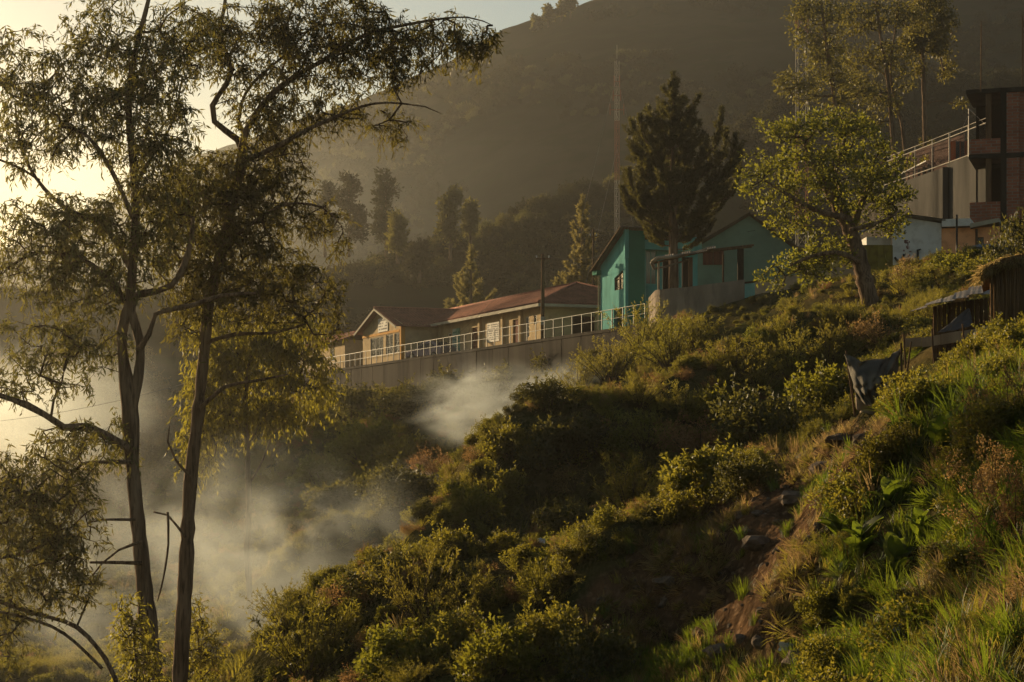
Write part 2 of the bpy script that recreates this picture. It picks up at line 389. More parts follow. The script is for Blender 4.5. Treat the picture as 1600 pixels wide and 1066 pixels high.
RID = np.array([(-3000,690),(-1500,640),(-600,560),(-100,430),(0,390),(300,240),(400,205),(600,140),(690,100),(785,45),(860,20),(930,-4),(1100,-40),(1300,-60),(1600,-75),(2400,-80),(4000,-60)], float)
RD = 520.0
def far_h(x, y):
    px = 800 + FPX * x / np.maximum(y, 60)
    zr = (710 - np.interp(px, RID[:, 0], RID[:, 1])) / FPX * RD
    base = 5.5
    t = (y - 175) / (RD - 175)
    h = base + (zr - base) * np.where(t < 1, np.clip(t, 0, 1) ** 1.55, 1 - np.clip(t - 1, 0, 2) * 0.45)
    # the spur that runs down behind the roofs
    cpx = px
    crest = np.interp(cpx, [300, 600, 720, 830, 1000, 1240, 1600], [20, 23, 27.5, 34, 45, 58, 64])
    cd = np.interp(cpx, [300, 600, 1000, 1600], [235, 255, 300, 330])
    b = np.clip(crest - (base + (zr - base) * np.clip((cd - 175) / (RD - 175), 0, 1) ** 1.55), 0, 40)
    h = h + b * np.exp(-((y - cd) / np.where(y < cd, 30, 42)) ** 2)
    am = sstep(185, 260, y) * (1 - 0.75 * sstep(440, 500, y))
    h = h + am * (6.5 * fbm(x / 70, y / 55, 4) + 1.6 * fbm(x / 14 + 40, y / 14, 3))
    h = h + sstep(440, 500, y) * 0.9 * fbm(x / 9, y / 9, 2)
    return h

# bare, eroded earth (where the slope has slipped), in plan
BARE = [([(1335,655),(1290,695),(1190,735),(1110,790),(1000,850),(915,940),(940,1000),(1020,1015),(1260,1040),(1300,960),(1290,880),(1290,800),(1400,715),(1420,665)], 'slide')]
def in_poly(px, py, poly):
    c = np.zeros(np.shape(px), bool); n = len(poly)
    for i in range(n):
        x0, y0 = poly[i]; x1, y1 = poly[(i + 1) % n]
        k = ((y0 > py) != (y1 > py)) & (px < (x1 - x0) * (py - y0) / (y1 - y0 + 1e-9) + x0)
        c ^= k
    return c
def bare_mask(x, y, z):
    yy = np.maximum(y, 1.0); px = 800 + FPX * x / yy + 26 * vnoise(x * 0.9, y * 0.6); py = 710 - FPX * z / yy + 16 * vnoise(x * 1.3 + 9, y * 0.8)
    m = np.zeros(np.shape(x))
    for poly, _ in BARE: m = np.maximum(m, in_poly(px, py, poly).astype(float))
    return m * (y < 80)

# crests and hollows of the broken slope: plan polylines (px, py, distance), rise, half width
FOLDS = [([(1235,580,70),(1170,610,68),(1080,660,66),(1000,695,65),(905,760,61)], 2.2, 2.3), ([(915,690,71),(820,735,67),(745,805,59),(670,885,51)], 2.0, 2.2), ([(1010,560,92),(950,600,91),(880,635,92)], .7, 2.0),
         ([(1160,775,38.5),(1050,855,35.5),(950,935,33)], .95, .9), ([(1260,740,46),(1130,760,46),(1000,830,44),(900,870,44)], -1.7, 2.2), ([(1130,600,78),(1020,630,78),(900,680,80)], -2.2, 2.8), ([(900,790,58),(800,870,52),(720,910,47)], -1.1, 1.5),
         ([(470,790,72),(560,750,74),(640,755,76),(700,765,78)], 3.0, 3.2), ([(430,1030,37),(560,960,38.5),(700,965,36),(800,960,36)], .7, 1.6), ([(1600,560,36),(1480,680,31),(1380,770,27.5),(1300,850,26.5)], .35, 1.3)]
_FOLDS = [([np.array(P(*q))[:2] for q in pl], h, w) for pl, h, w in FOLDS]
def folds(x, y):
    out = np.zeros(np.shape(x))
    for pl, h, w in _FOLDS:
        d2 = np.full(np.shape(x), 1e9)
        for a, b in zip(pl[:-1], pl[1:]):
            v = b - a; t = np.clip(((x - a[0]) * v[0] + (y - a[1]) * v[1]) / v.dot(v), 0, 1); d2 = np.minimum(d2, (x - a[0] - v[0] * t) ** 2 + (y - a[1] - v[1] * t) ** 2)
        out = out + h * np.exp(-d2 / (w * w))
    return out

def H(x, y, detail=True):
    x = np.asarray(x, float); y = np.asarray(y, float)
    zn = np.clip(near_h(x, y), -14, 30) + folds(x, y)
    # flat terrace behind the wall
    rx = x - WA.x; ry = y - WA.y
    s = rx * UX.x + ry * UX.y; d = rx * MX.x + ry * MX.y
    tm = sstep(0.45, 1.6, d) * sstep(-3.0, 0.5, s) * (1 - sstep(24, 40, d))
    zn = zn * (1 - tm) + (ZT - 0.12) * tm
    foot = sstep(-2.5, 0.2, d) * (1 - sstep(0.3, 0.7, d)) * sstep(0.0, 2.0, s)
    zn = np.where(foot > 0, np.minimum(zn, zn * (1 - foot) + (5.0) * foot), zn)
    if detail:
        nr = (1 - tm) * sstep(6, 14, y)
        zn = zn + nr * (0.34 * fbm(x / 3.2, y / 4.0, 4) + 0.10 * fbm(x / 0.7, y / 0.9, 3))
        b = bare_mask(x, y, zn)
        rid = 1 - np.abs(fbm(x / 1.5 + 0.35 * y / 1.5, y / 5.0, 3)) * 2
        zn = zn + b * (0.60 * (rid - 0.5) + 0.16 * fbm(x / 0.8, y / 1.0, 3) + 0.13 * np.abs(fbm(x / 0.3, y / 0.45, 3)))
    wf = sstep(168, 205, y)
    # the terrace keeps its level a little longer behind the wall
    return zn * (1 - wf) + far_h(x, y) * wf

_rows = [8.0]
while _rows[-1] < 860: _rows.append(_rows[-1] * (1.0055 if 22 < _rows[-1] < 58 else 1.0115))
_rows = np.concatenate([np.linspace(-40, 8, 14)[:-1], _rows])
_rows = _rows[_rows < 860]
_u = np.linspace(-1, 1, 421)
_w2 = 26 + 0.78 * np.maximum(_rows, 0)
TX = _w2[:, None] * (np.sign(_u) * np.abs(_u) ** 1.45)[None]
TY = np.repeat(_rows[:, None], len(_u), 1)
TZ = H(TX, TY)
nr_, nc_ = TX.shape
me = bpy.data.meshes.new("ground")
co = np.stack([TX, TY, TZ], -1).reshape(-1, 3).astype(np.float32)
idx = np.arange(nr_ * nc_).reshape(nr_, nc_)
fq = np.stack([idx[:-1, :-1], idx[:-1, 1:], idx[1:, 1:], idx[1:, :-1]], -1).reshape(-1, 4)
me.vertices.add(len(co)); me.vertices.foreach_set("co", co.ravel())
me.loops.add(fq.size); me.loops.foreach_set("vertex_index", fq.ravel().astype(np.int32))
me.polygons.add(len(fq)); me.polygons.foreach_set("loop_start", np.arange(0, fq.size, 4, dtype=np.int32))
me.update(calc_edges=True); me.polygons.foreach_set("use_smooth", [True] * len(fq))
a = me.attributes.new("bare", 'FLOAT', 'POINT'); a.data.foreach_set("value", bare_mask(TX, TY, TZ).ravel().astype(np.float32))
a = me.attributes.new("far", 'FLOAT', 'POINT'); a.data.foreach_set("value", sstep(165, 215, TY).ravel().astype(np.float32))
ground = link("ground", me, M['ground']); tag(ground, "steep earthen hillside with a dark ravine and the far mountain slope", "hillside", kind="structure")
ZMAX = float(TZ.max()); ZMIN = float(TZ.min())

def hit(px, py, d0=8.0, d1=600.0):
    """where the ray through a pixel meets the hillside"""
    D = d0 * (d1 / d0) ** np.linspace(0, 1, 900)
    x = (px - 800) / FPX * D; z = (710 - py) / FPX * D
    h = H(x, D); k = np.argmax(h > z)
    if not (h > z).any(): k = 0 if py > 1060 else len(D) - 1
    return Vector((float(x[k]), float(D[k]), float(h[k])))
def on_ground(x, y, sink=0.0): return Vector((x, y, float(H(np.array([x]), np.array([y]))[0]) - sink))
HAZE_DENSITY = 0.00026; HAZE_ANISO = 0.82
# ------------------------------------------------------------------ built things
class Frame:
    """a plan frame: origin, two level axes"""
    def __init__(s, o, ang=None, u=None, m=None):
        s.o = Vector(o)
        s.u = u if u is not None else Vector((math.cos(ang), math.sin(ang), 0))
        s.m = m if m is not None else Vector((-s.u.y, s.u.x, 0))
    def p(s, a, b, z): return s.o + s.u * a + s.m * b + Vector((0, 0, z))
    def box(s, mb, a0, a1, b0, b1, z0, z1):
        return mb.obox(s.p(a0, b0, z0), s.u * (a1 - a0), s.m * (b1 - b0), (0, 0, z1 - z0))
    def swap(s, a, b, z=0):
        """frame whose first axis is this one's second"""
        return Frame(s.p(a, b, z), u=s.m.copy(), m=s.u.copy())

def wall(mb, fr, a0, a1, b, th, z0, z1, holes=()):
    """a wall along the first axis with rectangular openings (a0,a1,z0,z1)"""
    xs = sorted({a0, a1, *[h[0] for h in holes], *[h[1] for h in holes]}); zs = sorted({z0, z1, *[h[2] for h in holes], *[h[3] for h in holes]})
    for i in range(len(xs) - 1):
        for j in range(len(zs) - 1):
            cx = (xs[i] + xs[i + 1]) / 2; cz = (zs[j] + zs[j + 1]) / 2
            if any(h[0] < cx < h[1] and h[2] < cz < h[3] for h in holes): continue
            fr.box(mb, xs[i], xs[i + 1], b, b + th, zs[j], zs[j + 1])
    return mb

def window(root, fr, hole, b, depth=0.12, cols=2, rows=1, fm='white', gm='glass', name='window', fw=0.05):
    """frame with glazing bars, one pane per field, set back in an opening"""
    a0, a1, z0, z1 = hole; mb = MB()
    wall(mb, fr, a0 + .003, a1 - .003, b + depth * 0.4, 0.05, z0 + .003, z1 - .003,
         [(a0 + fw + (a1 - a0 - fw) * i / cols, a0 + (a1 - a0 - fw) * (i + 1) / cols, z0 + fw + (z1 - z0 - fw) * j / rows, z0 + (z1 - z0 - fw) * (j + 1) / rows) for i in range(cols) for j in range(rows)])
    w = mb.build(name, M[fm], root)
    for i in range(cols):
        for j in range(rows):
            g = MB(); fr.box(g, a0 + fw + (a1 - a0 - fw) * i / cols, a0 + (a1 - a0 - fw) * (i + 1) / cols, b + depth * 0.4 + 0.018, b + depth * 0.4 + 0.028, z0 + fw + (z1 - z0 - fw) * j / rows, z0 + (z1 - z0 - fw) * (j + 1) / rows)
            g.build('pane', M[gm], w)
    return w

def door(root, fr, hole, b, mat='redwood', name='door'):
    a0, a1, z0, z1 = hole; mb = MB(); fr.box(mb, a0 + .004, a1 - .004, b + .10, b + .15, z0 + .004, z1 - .004)
    d = mb.build(name, M[mat], root)
    h = MB(); h.tube([fr.p(a0 + .12, b + .10, z0 + 1.0), fr.p(a0 + .12, b + .03, z0 + 1.0), fr.p(a0 + .22, b + .03, z0 + 1.0)], 0.012, 6); h.build('handle', M['metal'], d)
    return d

def roll_roof(a, b, c, d, pitch=0.26, amp=0.045, thick=0.06, course=0.42):
    """rolled-tile slope: eave a-b, ridge d-c; rolls run up the slope, courses step down it"""
    a, b, c, d = map(Vector, (a, b, c, d)); mb = MB()
    n = max(4, int((b - a).length / pitch)) * 4; m = max(3, int((d - a).length / course))
    nrm = (b - a).cross(d - a).normalized()
    if nrm.z < 0: nrm = -nrm
    base = len(mb.v); pts = []
    L = max((b - a).length, 1e-6)
    for j in range(m * 2):
        t = (j // 2 + (j % 2)) / m; st = 0.028 if j % 2 == 0 else 0.0
        l = a.lerp(d, t); r = b.lerp(c, t); e = (b - a).normalized()
        for i in range(n + 1):
            p = l.lerp(r, i / n); w = (p - a).dot(e) / pitch * 2 * math.pi
            pts.append(p + nrm * (amp * math.cos(w) + st))
    k = len(pts)
    under = [a - nrm * thick, b - nrm * thick, c - nrm * thick, d - nrm * thick]
    fs = []
    for j in range(m * 2 - 1):
        for i in range(n):
            q = j * (n + 1) + i; fs.append((q, q + 1, q + n + 2, q + n + 1))
    fs.append((k + 3, k + 2, k + 1, k))
    for i in range(n): pass
    mb.poly(pts + under, fs)
    mb.obox(a - nrm * thick, b - a, nrm * (thick * 0.8), (d - a).normalized() * 0.03)
    return mb

def corrugated(a, b, c, d, pitch=0.18, amp=0.025, thick=0.012, jit=0.0, rnd=None):
    """thin corrugated sheet a-b (low edge), d-c (high edge), both faces built"""
    a, b, c, d = map(Vector, (a, b, c, d)); n = max(3, int((b - a).length / pitch)) * 4
    nrm = (b - a).cross(d - a).normalized(); nrm = nrm if nrm.z > 0 else -nrm
    lo, hi = [], []
    for i in range(n + 1):
        w = amp * math.cos(i / 4 * 2 * math.pi * 1.0)
        e = (rnd.uniform(-jit, jit) if rnd and i % 12 == 0 else 0)
        lo.append(a.lerp(b, i / n) + nrm * (w + e)); hi.append(d.lerp(c, i / n) + nrm * w)
    pts = lo + hi + [p - nrm * thick for p in lo] + [p - nrm * thick for p in hi]; k = n + 1; fs = []
    for i in range(n):
        fs.append((i, i + 1, k + i + 1, k + i)); fs.append((2 * k + i + 1, 2 * k + i, 3 * k + i, 3 * k + i + 1))
        fs.append((i + 1, i, 2 * k + i, 2 * k + i + 1)); fs.append((k + i, k + i + 1, 3 * k + i + 1, 3 * k + i))
    return MB().poly(pts, fs)

WF = Frame(W(0, 0, 0), u=UX.copy(), m=MX.copy())

# --- terrace floor
tb = MB(); WF.box(tb, -1.5, 78, 0.36, 22, ZT - 0.4, ZT)
tag(tb.build("terrace_pavement", M['concrete_pale']), "concrete terrace floor above the retaining wall", "terrace", kind="structure")

# --- long retaining wall in panels, with a coping
rw = empty("retaining_wall", W(30, 0, 4), "long streaked concrete retaining wall below the railing", "retaining wall")
s = 0.0; rr = random.Random(4)
pm = None; L_ = 2.9
for i in range(27):
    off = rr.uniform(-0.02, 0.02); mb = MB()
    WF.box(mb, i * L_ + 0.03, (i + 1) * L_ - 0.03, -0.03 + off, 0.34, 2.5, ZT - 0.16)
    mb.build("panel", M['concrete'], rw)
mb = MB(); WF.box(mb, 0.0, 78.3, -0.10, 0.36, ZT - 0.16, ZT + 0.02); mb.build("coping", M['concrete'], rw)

# --- railing
ra = empty("railing", W(30, 0.1, ZT), "pale green metal railing with thin posts along the retaining wall", "railing")
for k, z in enumerate((1.1, 0.58)):
    mb = MB(); mb.tube([W(0.3, 0.1, ZT + z), W(77, 0.1, ZT + z)], 0.024 if k == 0 else 0.017, 8); mb.build("top_rail" if k == 0 else "middle_rail", M['rail'], ra)
pmesh = MB().tube([(0, 0, 0), (0, 0, 1.1)], 0.034, 8).mesh("post"); pmesh.materials.append(M['rail'])
for i in range(54):
    o = bpy.data.objects.new("post", pmesh); C.objects.link(o); attach(o, ra); o.location = W(0.35 + i * 1.42, 0.1, ZT + 0.02)

# --- long cream schoolhouse with a hipped roof and a gabled front wing
sch = empty("schoolhouse", W(36, 6, ZT), "long cream building with terracotta roof, front gable and ochre corner column", "building")
SF = Frame(W(0, 4.0, ZT), u=UX.copy(), m=MX.copy())
S0, S1, DP, EZ, RZ = 24.0, 62.0, 9.0, 2.95, 4.85
def sa(px, d=4.0): return s_at(px, d)
holes = []
def hz_(p0, p1, z0, z1): a, b = sorted((sa(p0), sa(p1))); h = (a, b, z0, z1); holes.append(h); return h
h_small = hz_(834, 839, 1.7, 2.3); h_win1 = hz_(821, 827, 0.9, 2.3); h_door1 = hz_(801, 814, 0.0, 2.25); h_door2 = hz_(737, 750, 0.0, 2.2)
h_small2 = hz_(700, 705, 1.5, 2.1); h_entry = hz_(662, 690, 0.0, 2.45)
mb = MB(); wall(mb, SF, S0, S1, 0, 0.2, 0, EZ, holes)
EF = Frame(W(S0, 4.0, ZT), u=MX.copy(), m=UX.copy())          # end wall facing the viewer
def ea(px):
    k = (px - 800) / FPX; o = EF.o; return (k * o.y - o.x) / (EF.u.x - k * EF.u.y)
gh = (ea(894), ea(930), 0.0, 2.2)
wall(mb, EF, 0.201, DP, 0, 0.2, 0, EZ, [gh]); SF.box(mb, S0 + 0.2, S1, DP - 0.2, DP, 0, EZ); SF.box(mb, S1 - 0.2, S1 - 0.001, 0.2, DP - 0.2, 0, EZ - 0.001)
mb.build("wall", M['plaster'], sch)
window(sch, SF, h_small, 0, cols=1); window(sch, SF, h_win1, 0, cols=2, rows=2); window(sch, SF, h_small2, 0, cols=1)
door(sch, SF, h_door1, 0, 'redwood'); door(sch, SF, h_door2, 0, 'redwood')
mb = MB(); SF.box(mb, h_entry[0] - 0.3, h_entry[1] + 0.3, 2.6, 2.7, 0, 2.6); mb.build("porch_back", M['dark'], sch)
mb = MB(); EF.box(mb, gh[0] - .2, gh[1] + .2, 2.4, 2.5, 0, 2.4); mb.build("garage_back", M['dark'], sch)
for px in (690, 752, 788, 816):                                   # shallow piers between the rooms
    mb = MB(); a = sa(px); SF.box(mb, a - 0.18, a + 0.18, -0.22, -0.002, 0, EZ - 0.02); mb.build("pier", M['plaster'], sch)
OV = 0.75
e00 = SF.p(S0 - OV, -OV, EZ); e10 = SF.p(S1 + OV, -OV, EZ); e01 = SF.p(S0 - OV, DP + OV, EZ); e11 = SF.p(S1 + OV, DP + OV, EZ)
r0 = SF.p(S0 + 5.2, DP / 2, RZ); r1 = SF.p(S1 - 3, DP / 2, RZ)
roof = empty("roof"); attach(roof, sch)
for nm, q in (("roof_slope", (e10, e00, r0, r1)), ("roof_slope", (e01, e11, r1, r0))):
    roll_roof(*q).build(nm, M['tile'], roof, True)
def hip(a, b, r):
    return roll_roof(a, b, r.lerp(b, 0.004), r.lerp(a, 0.004))
hip(e00, e01, r0).build("hip_slope", M['tile'], roof, True)
mb = MB()
for p, q in ((r0, r1), (r0, e00), (r0, e01)): mb.tube([p + Vector((0, 0, .05)), q + Vector((0, 0, .05))], 0.10, 8)
mb.build("ridge_tiles", M['tile'], roof, True)
mb = MB(); SF.box(mb, S0 - OV + .02, S1 + OV, -OV - 0.03, -OV + 0.01, EZ - 0.24, EZ - 0.045); SF.box(mb, S0 - OV - 0.03, S0 - OV + 0.01, -OV - 0.03, DP + OV, EZ - 0.24, EZ - 0.045)
mb.build("fascia", M['fascia'], sch)
mb = MB(); SF.box(mb, S0 - OV + 0.02, S1 + OV, -OV + 0.02, 0.1, EZ - 0.10, EZ - 0.07); SF.box(mb, S0 - OV + 0.02, S0 + 0.1, 0.1, DP + OV, EZ - 0.10, EZ - 0.07); mb.build("soffit", M['plaster'], sch)
# gabled wing
GF = Frame(W(0, 1.0, ZT), u=UX.copy(), m=MX.copy()); g0, g1 = s_at(627, 1.0), s_at(567, 1.0); gm = (g0 + g1) / 2; GZ = 4.4
ga = lambda px: s_at(px, 1.0)
wh = [tuple(sorted((ga(579), ga(599)))) + (0.75, 2.2), tuple(sorted((ga(603), ga(614)))) + (0.75, 2.25), tuple(sorted((ga(616), ga(624.5)))) + (0.75, 2.25)]
mb = MB(); wall(mb, GF, g0 + .3, g1, 0, 0.2, 0, 2.9, wh)
mb.prism([GF.p(g0, 0, 2.9), GF.p(g1, 0, 2.9), GF.p(gm, 0, GZ - 0.08)], MX * 0.2)
GF.box(mb, g0, g0 + 0.2, 0.301, 3.2, 0, 2.9); GF.box(mb, g1 - 0.2, g1, 0.201, 3.2, 0, 2.9); mb.build("gable_wall", M['plaster'], sch)
window(sch, GF, wh[0], 0, cols=3); window(sch, GF, wh[1], 0, cols=2); window(sch, GF, wh[2], 0, cols=2)
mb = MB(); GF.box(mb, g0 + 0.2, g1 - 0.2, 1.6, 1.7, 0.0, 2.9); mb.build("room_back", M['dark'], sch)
mb = MB(); GF.box(mb, g0 - 0.03, g0 + 0.3, -0.03, 0.3, 0, 2.9); mb.build("corner_column", M['ochre'], sch)
mb = MB(); GF.box(mb, g0 + .3, g1, -0.05, -0.002, 2.32, 2.5); mb.build("lintel_band", M['ochre'], sch)
for sgn, ge in ((1, g0 - 0.5), (-1, g1 + 0.5)):
    ez = 2.72
    q = (GF.p(ge, -0.6, ez), GF.p(ge, 7.6, ez), GF.p(gm, 7.6, GZ + .02), GF.p(gm, -0.6, GZ + .02))
    roll_roof(*q).build("wing_slope", M['tile'], roof, True)
    mb = MB(); mb.obox(GF.p(ge, -0.63, ez - 0.2), GF.p(gm, -0.63, GZ - 0.18) - GF.p(ge, -0.63, ez - 0.2), MX * 0.05, (0, 0, 0.17)); mb.build("bargeboard", M['fascia'], sch)
mb = MB(); mb.tube([GF.p(gm, -0.62, GZ + .06), GF.p(gm, 7.4, GZ + .06)], 0.10, 8); mb.build("ridge_tiles", M['tile'], roof, True)
def text_lines(root, fr, a0, a1, b, z0, z1, rows, seed, mat='print', name='lettering', th=0.006):
    """illegible rows of print: short raised bars"""
    r = random.Random(seed); mb = MB(); h = (z1 - z0) / rows
    for j in range(rows):
        x = a0
        while x < a1 - 0.08:
            w = r.uniform(0.06, 0.22); w = min(w, a1 - x)
            if r.random() < 0.85: fr.box(mb, x, x + w, b - th, b, z0 + h * j + h * .25, z0 + h * j + h * .75)
            x += w + 0.05
    return tag(mb.build(name, M[mat], root), kind="stuff")
sb = empty("gable_sign", GF.p(gm, -0.06, 3.2), "white signboard with grey lettering on the gable of the cream building", "sign")
mb = MB(); sg0, sg1 = sorted((ga(592), ga(607))); GF.box(mb, sg0, sg1, -0.07, -0.004, 2.55, 3.62); mb.build("board", M['paper'], sb)
text_lines(sb, GF, sg0 + 0.15, sg1 - 0.15, -0.07, 2.65, 3.55, 4, 3)
wb = empty("notice_board", SF.p(sa(772), 0, 1.4), "large white notice board hung on the cream facade", "notice board")
mb = MB(); n0, n1 = sorted((sa(762), sa(781))); SF.box(mb, n0, n1, -0.06, -0.004, 0.95, 2.3); mb.build("board", M['paper'], wb)
text_lines(wb, SF, n0 + .1, n1 - .1, -0.06, 1.05, 2.22, 8, 9)
gb = empty("mural_panel", SF.p(sa(714), 0, 1.3), "tall green and white painted panel on the cream facade", "panel")
mb = MB(); n0, n1 = sorted((sa(708), sa(719))); SF.box(mb, n0, n1, -0.06, -0.004, 0.15, 2.35); mb.build("board", M['paper_green'], gb)
text_lines(gb, SF, n0 + .1, n1 - .1, -0.06, 0.4, 2.2, 7, 19, 'teal_dark', 'painted_mark')

# small house behind the eucalyptus, far left end of the terrace
lh = empty("cottage", W(66, 3, ZT), "small low cottage with tiled roof beyond the gabled wing, half behind eucalyptus leaves", "house")
LF = Frame(W(60, 0.9, ZT), u=UX.copy(), m=MX.copy())
hh = [(3.0, 4.4, 0.9, 2.0), (8, 9.6, 0.9, 2.0)]
mb = MB(); wall(mb, LF, 0, 14, 0, 0.2, 0, 2.5, hh); LF.box(mb, 0, 0.2, 0.2, 6, 0, 2.5); LF.box(mb, 13.8, 14, 0.2, 6, 0, 2.5); LF.box(mb, 0.2, 13.8, 5.8, 6, 0, 2.5); mb.build("wall", M['plaster'], lh)
for h in hh: window(lh, LF, h, 0)
for q in ((LF.p(-.5, -.6, 2.4), LF.p(14.5, -.6, 2.4), LF.p(14.5, 3, 3.7), LF.p(-.5, 3, 3.7)), (LF.p(14.5, 6.6, 2.4), LF.p(-.5, 6.6, 2.4), LF.p(-.5, 3, 3.7), LF.p(14.5, 3, 3.7))):
    roll_roof(*q).build("roof", M['tile'], lh, True)

# --- teal two-storey house
th = empty("teal_house", W(10, 4, ZT), "teal two-storey house with a sloping roof and a lone trapezoid window", "house")
TF = Frame(W(0, 2.5, ZT), u=UX.copy(), m=MX.copy())
t0, t1 = s_at(977, 2.5), s_at(941, 2.5) + 0.25
wpx = lambda px: s_at(px, 2.5)
w0, w1 = sorted((wpx(973.5), wpx(960)))
d0_, d1_ = sorted((wpx(972), wpx(959)))
mb = MB()
wz0, wz1, wz2 = 2.62, 3.35, 3.72
wall(mb, TF, t0, t1, 0, 0.2, 0, 4.3, [(w0, w1, wz0, 3.75), (d0_, d1_, 0.0, 1.55)])
mb.prism([TF.p(w0, 0.001, 3.75), TF.p(w1, 0.001, 3.75), TF.p(w1, 0.001, wz1)], MX * 0.198)
mb.prism([TF.p(t0, 0, 4.3), TF.p(t1, 0, 4.3), TF.p(t0, 0, 6.0)], MX * 0.2)
TF.box(mb, t1 - 0.2, t1, 0.2, 4.2, 0, 4.3)
mb.build("gable_wall", M['teal'], th)
mb = MB(); TF.box(mb, w0 + .02, w1 - .02, 0.10, 0.12, wz0, 3.74); pw = mb.build("window_pane", M['glass'], th)
mb = MB(); fr_ = 0.05
for q in ((w0, w0 + fr_, wz0, 3.74), (w1 - fr_, w1, wz0, wz1), ((w0 + w1) / 2 - .02, (w0 + w1) / 2 + .02, wz0, 3.55), (w0, w1, wz0, wz0 + fr_), (w0, w1, wz1 - .1, wz1 - .06)): TF.box(mb, q[0], q[1], 0.05, 0.095, q[2], q[3])
mb.build("window_frame", M['wood'], th)
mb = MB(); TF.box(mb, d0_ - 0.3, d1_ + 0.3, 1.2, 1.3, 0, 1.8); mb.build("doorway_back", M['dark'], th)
mb = MB(); TF.box(mb, t0 - 0.001, t0 + 0.2, 0.2, 1.25, 0, 6.02); mb.build("stair_tower", M['teal_dark'], th)  # same teal wall turned from the sun, its shade put into the colour
mb = MB(); TF.box(mb, t0 - 0.06, t0 + 0.16, -0.05, 0.198, 4.4, 6.15); mb.build("corner_trim", M['teal'], th)
rp = (TF.p(t1 + 0.55, -0.45, 4.02), TF.p(t1 + 0.55, 4.6, 4.02), TF.p(t0 - 0.25, 4.6, 6.22), TF.p(t0 - 0.25, -0.45, 6.22))
corrugated(*rp, pitch=0.2, amp=0.02, thick=0.06).build("roof", M['sheet'], th)
mb = MB(); mb.obox(rp[0] + Vector((0, 0, -.10)), rp[3] - rp[0], MX * 0.06, (0, 0, 0.09)); mb.build("bargeboard", M['wood'], th)
mb = MB(); TF.box(mb, t1 - 0.1, t1 + 0.55, -0.3, 0.1, 3.72, 3.98); mb.build("eave_box", M['teal_dark'], th)
mb = MB(); mb.tube([TF.p(t1 + .12, -.07, 0), TF.p(t1 + .12, -.07, 3.7)], 0.045, 8); mb.build("drain_pipe", M['plank'], th)
# recessed front with pilaster, balcony band and windows (faces the viewer)
FF = Frame(TF.p(t0 + 0.9, 1.25, 0), u=MX.copy(), m=UX.copy())
def fa(px):
    k = (px - 800) / FPX; o = FF.o; return (k * o.y - o.x) / (FF.u.x - k * FF.u.y)
u1 = (fa(1009), fa(1026), 3.0, 5.0); l1 = (fa(1013), fa(1026), 0.25, 1.75); u2 = (fa(1041), fa(1062), 3.0, 4.7); u3 = (fa(1071), fa(1082), 3.0, 4.6)
mb = MB(); wall(mb, FF, 0, fa(1090), 0, 0.2, 0, 5.9, [u1, l1, u2, u3]); mb.build("front_wall", M['teal'], th)
for h in (u1, l1, u2, u3): window(th, FF, h, 0, cols=2, fm='teal_pale')
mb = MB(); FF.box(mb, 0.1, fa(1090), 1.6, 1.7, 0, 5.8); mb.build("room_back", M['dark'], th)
mb = MB(); FF.box(mb, fa(1000), fa(1008), -0.12, -0.002, 0, 5.0); mb.build("pilaster", M['teal_pale'], th)
mb = MB(); FF.box(mb, fa(988), fa(1090), -0.55, -0.001, 5.0, 5.55); mb.build("canopy_band", M['teal'], th)
mb = MB(); FF.box(mb, fa(1008.5), fa(1090), -0.10, -0.003, 1.95, 2.9); mb.build("spandrel", M['teal'], th)
# big gabled hall behind
hg = empty("teal_hall", W(16, 12, ZT), "sage green hall with broad gable behind the conifer, red-brown shuttered window", "hall")
HF = Frame(P(1052, 508, 119.5) * 1.0, u=Vector((0.985, -0.17, 0)).normalized(), m=Vector((0.17, 0.985, 0)).normalized()); HF.o.z = ZT
def ha(px):
    k = (px - 800) / FPX; o = HF.o; return (k * o.y - o.x) / (HF.u.x - k * HF.u.y)
hp = ha(1171); hw = ha(1262); sh = (ha(1098), ha(1131), 4.75, 5.75)
mb = MB(); wall(mb, HF, 0, hw, 0, 0.25, 0, 5.0, [(sh[0], sh[1], 4.75, 5.0)]); 
gz = 7.75
def gtop(a): return 5.0 + (gz - 5.0) * (a / hp if a < hp else (hw - a) / (hw - hp))
mb.prism([HF.p(0, 0, 5.0), HF.p(sh[0], 0, 5.0), HF.p(sh[0], 0, gtop(sh[0]))], HF.m * 0.25)
mb.prism([HF.p(sh[1], 0, 5.0), HF.p(hw, 0, 5.0), HF.p(hp, 0, gz), HF.p(sh[1], 0, gtop(sh[1]))], HF.m * 0.25)
mb.prism([HF.p(sh[0], 0, sh[3]), HF.p(sh[1], 0, sh[3]), HF.p(sh[1], 0, gtop(sh[1])), HF.p(sh[0], 0, gtop(sh[0]))], HF.m * 0.25)
HF.box(mb, 0, .25, .25, 9, 0, 5); HF.box(mb, hw - .25, hw, .25, 9, 0, 5); mb.build("gable_wall", M['sage'], hg)
w_ = (sh[1] - sh[0]) / 2
for k in range(2):
    mb = MB(); HF.box(mb, sh[0] + w_ * k + .02, sh[0] + w_ * (k + 1) - .02, -0.06, 0.02, sh[2], sh[3]); mb.build("shutter", M['redwood'], hg)
for ae, ar in ((-0.5, hp), (hw + 0.5, hp)):
    ez = gtop(0) - 0.25 if ae < 0 else gtop(hw) - 0.25
    corrugated(HF.p(ae, -0.4, ez + .2), HF.p(ae, 9.3, ez + .2), HF.p(ar, 9.3, gz + .12), HF.p(ar, -0.4, gz + .12), thick=0.05).build("roof", M['sheet'], hg)
pb_ = empty("parapet_wall", P(1150, 445, 108), "low pale teal parapet with a dark sloping coping behind the pergola posts", "wall")
p0, p1 = P(1076, 443, 106), P(1200, 413, 108); mb = MB()
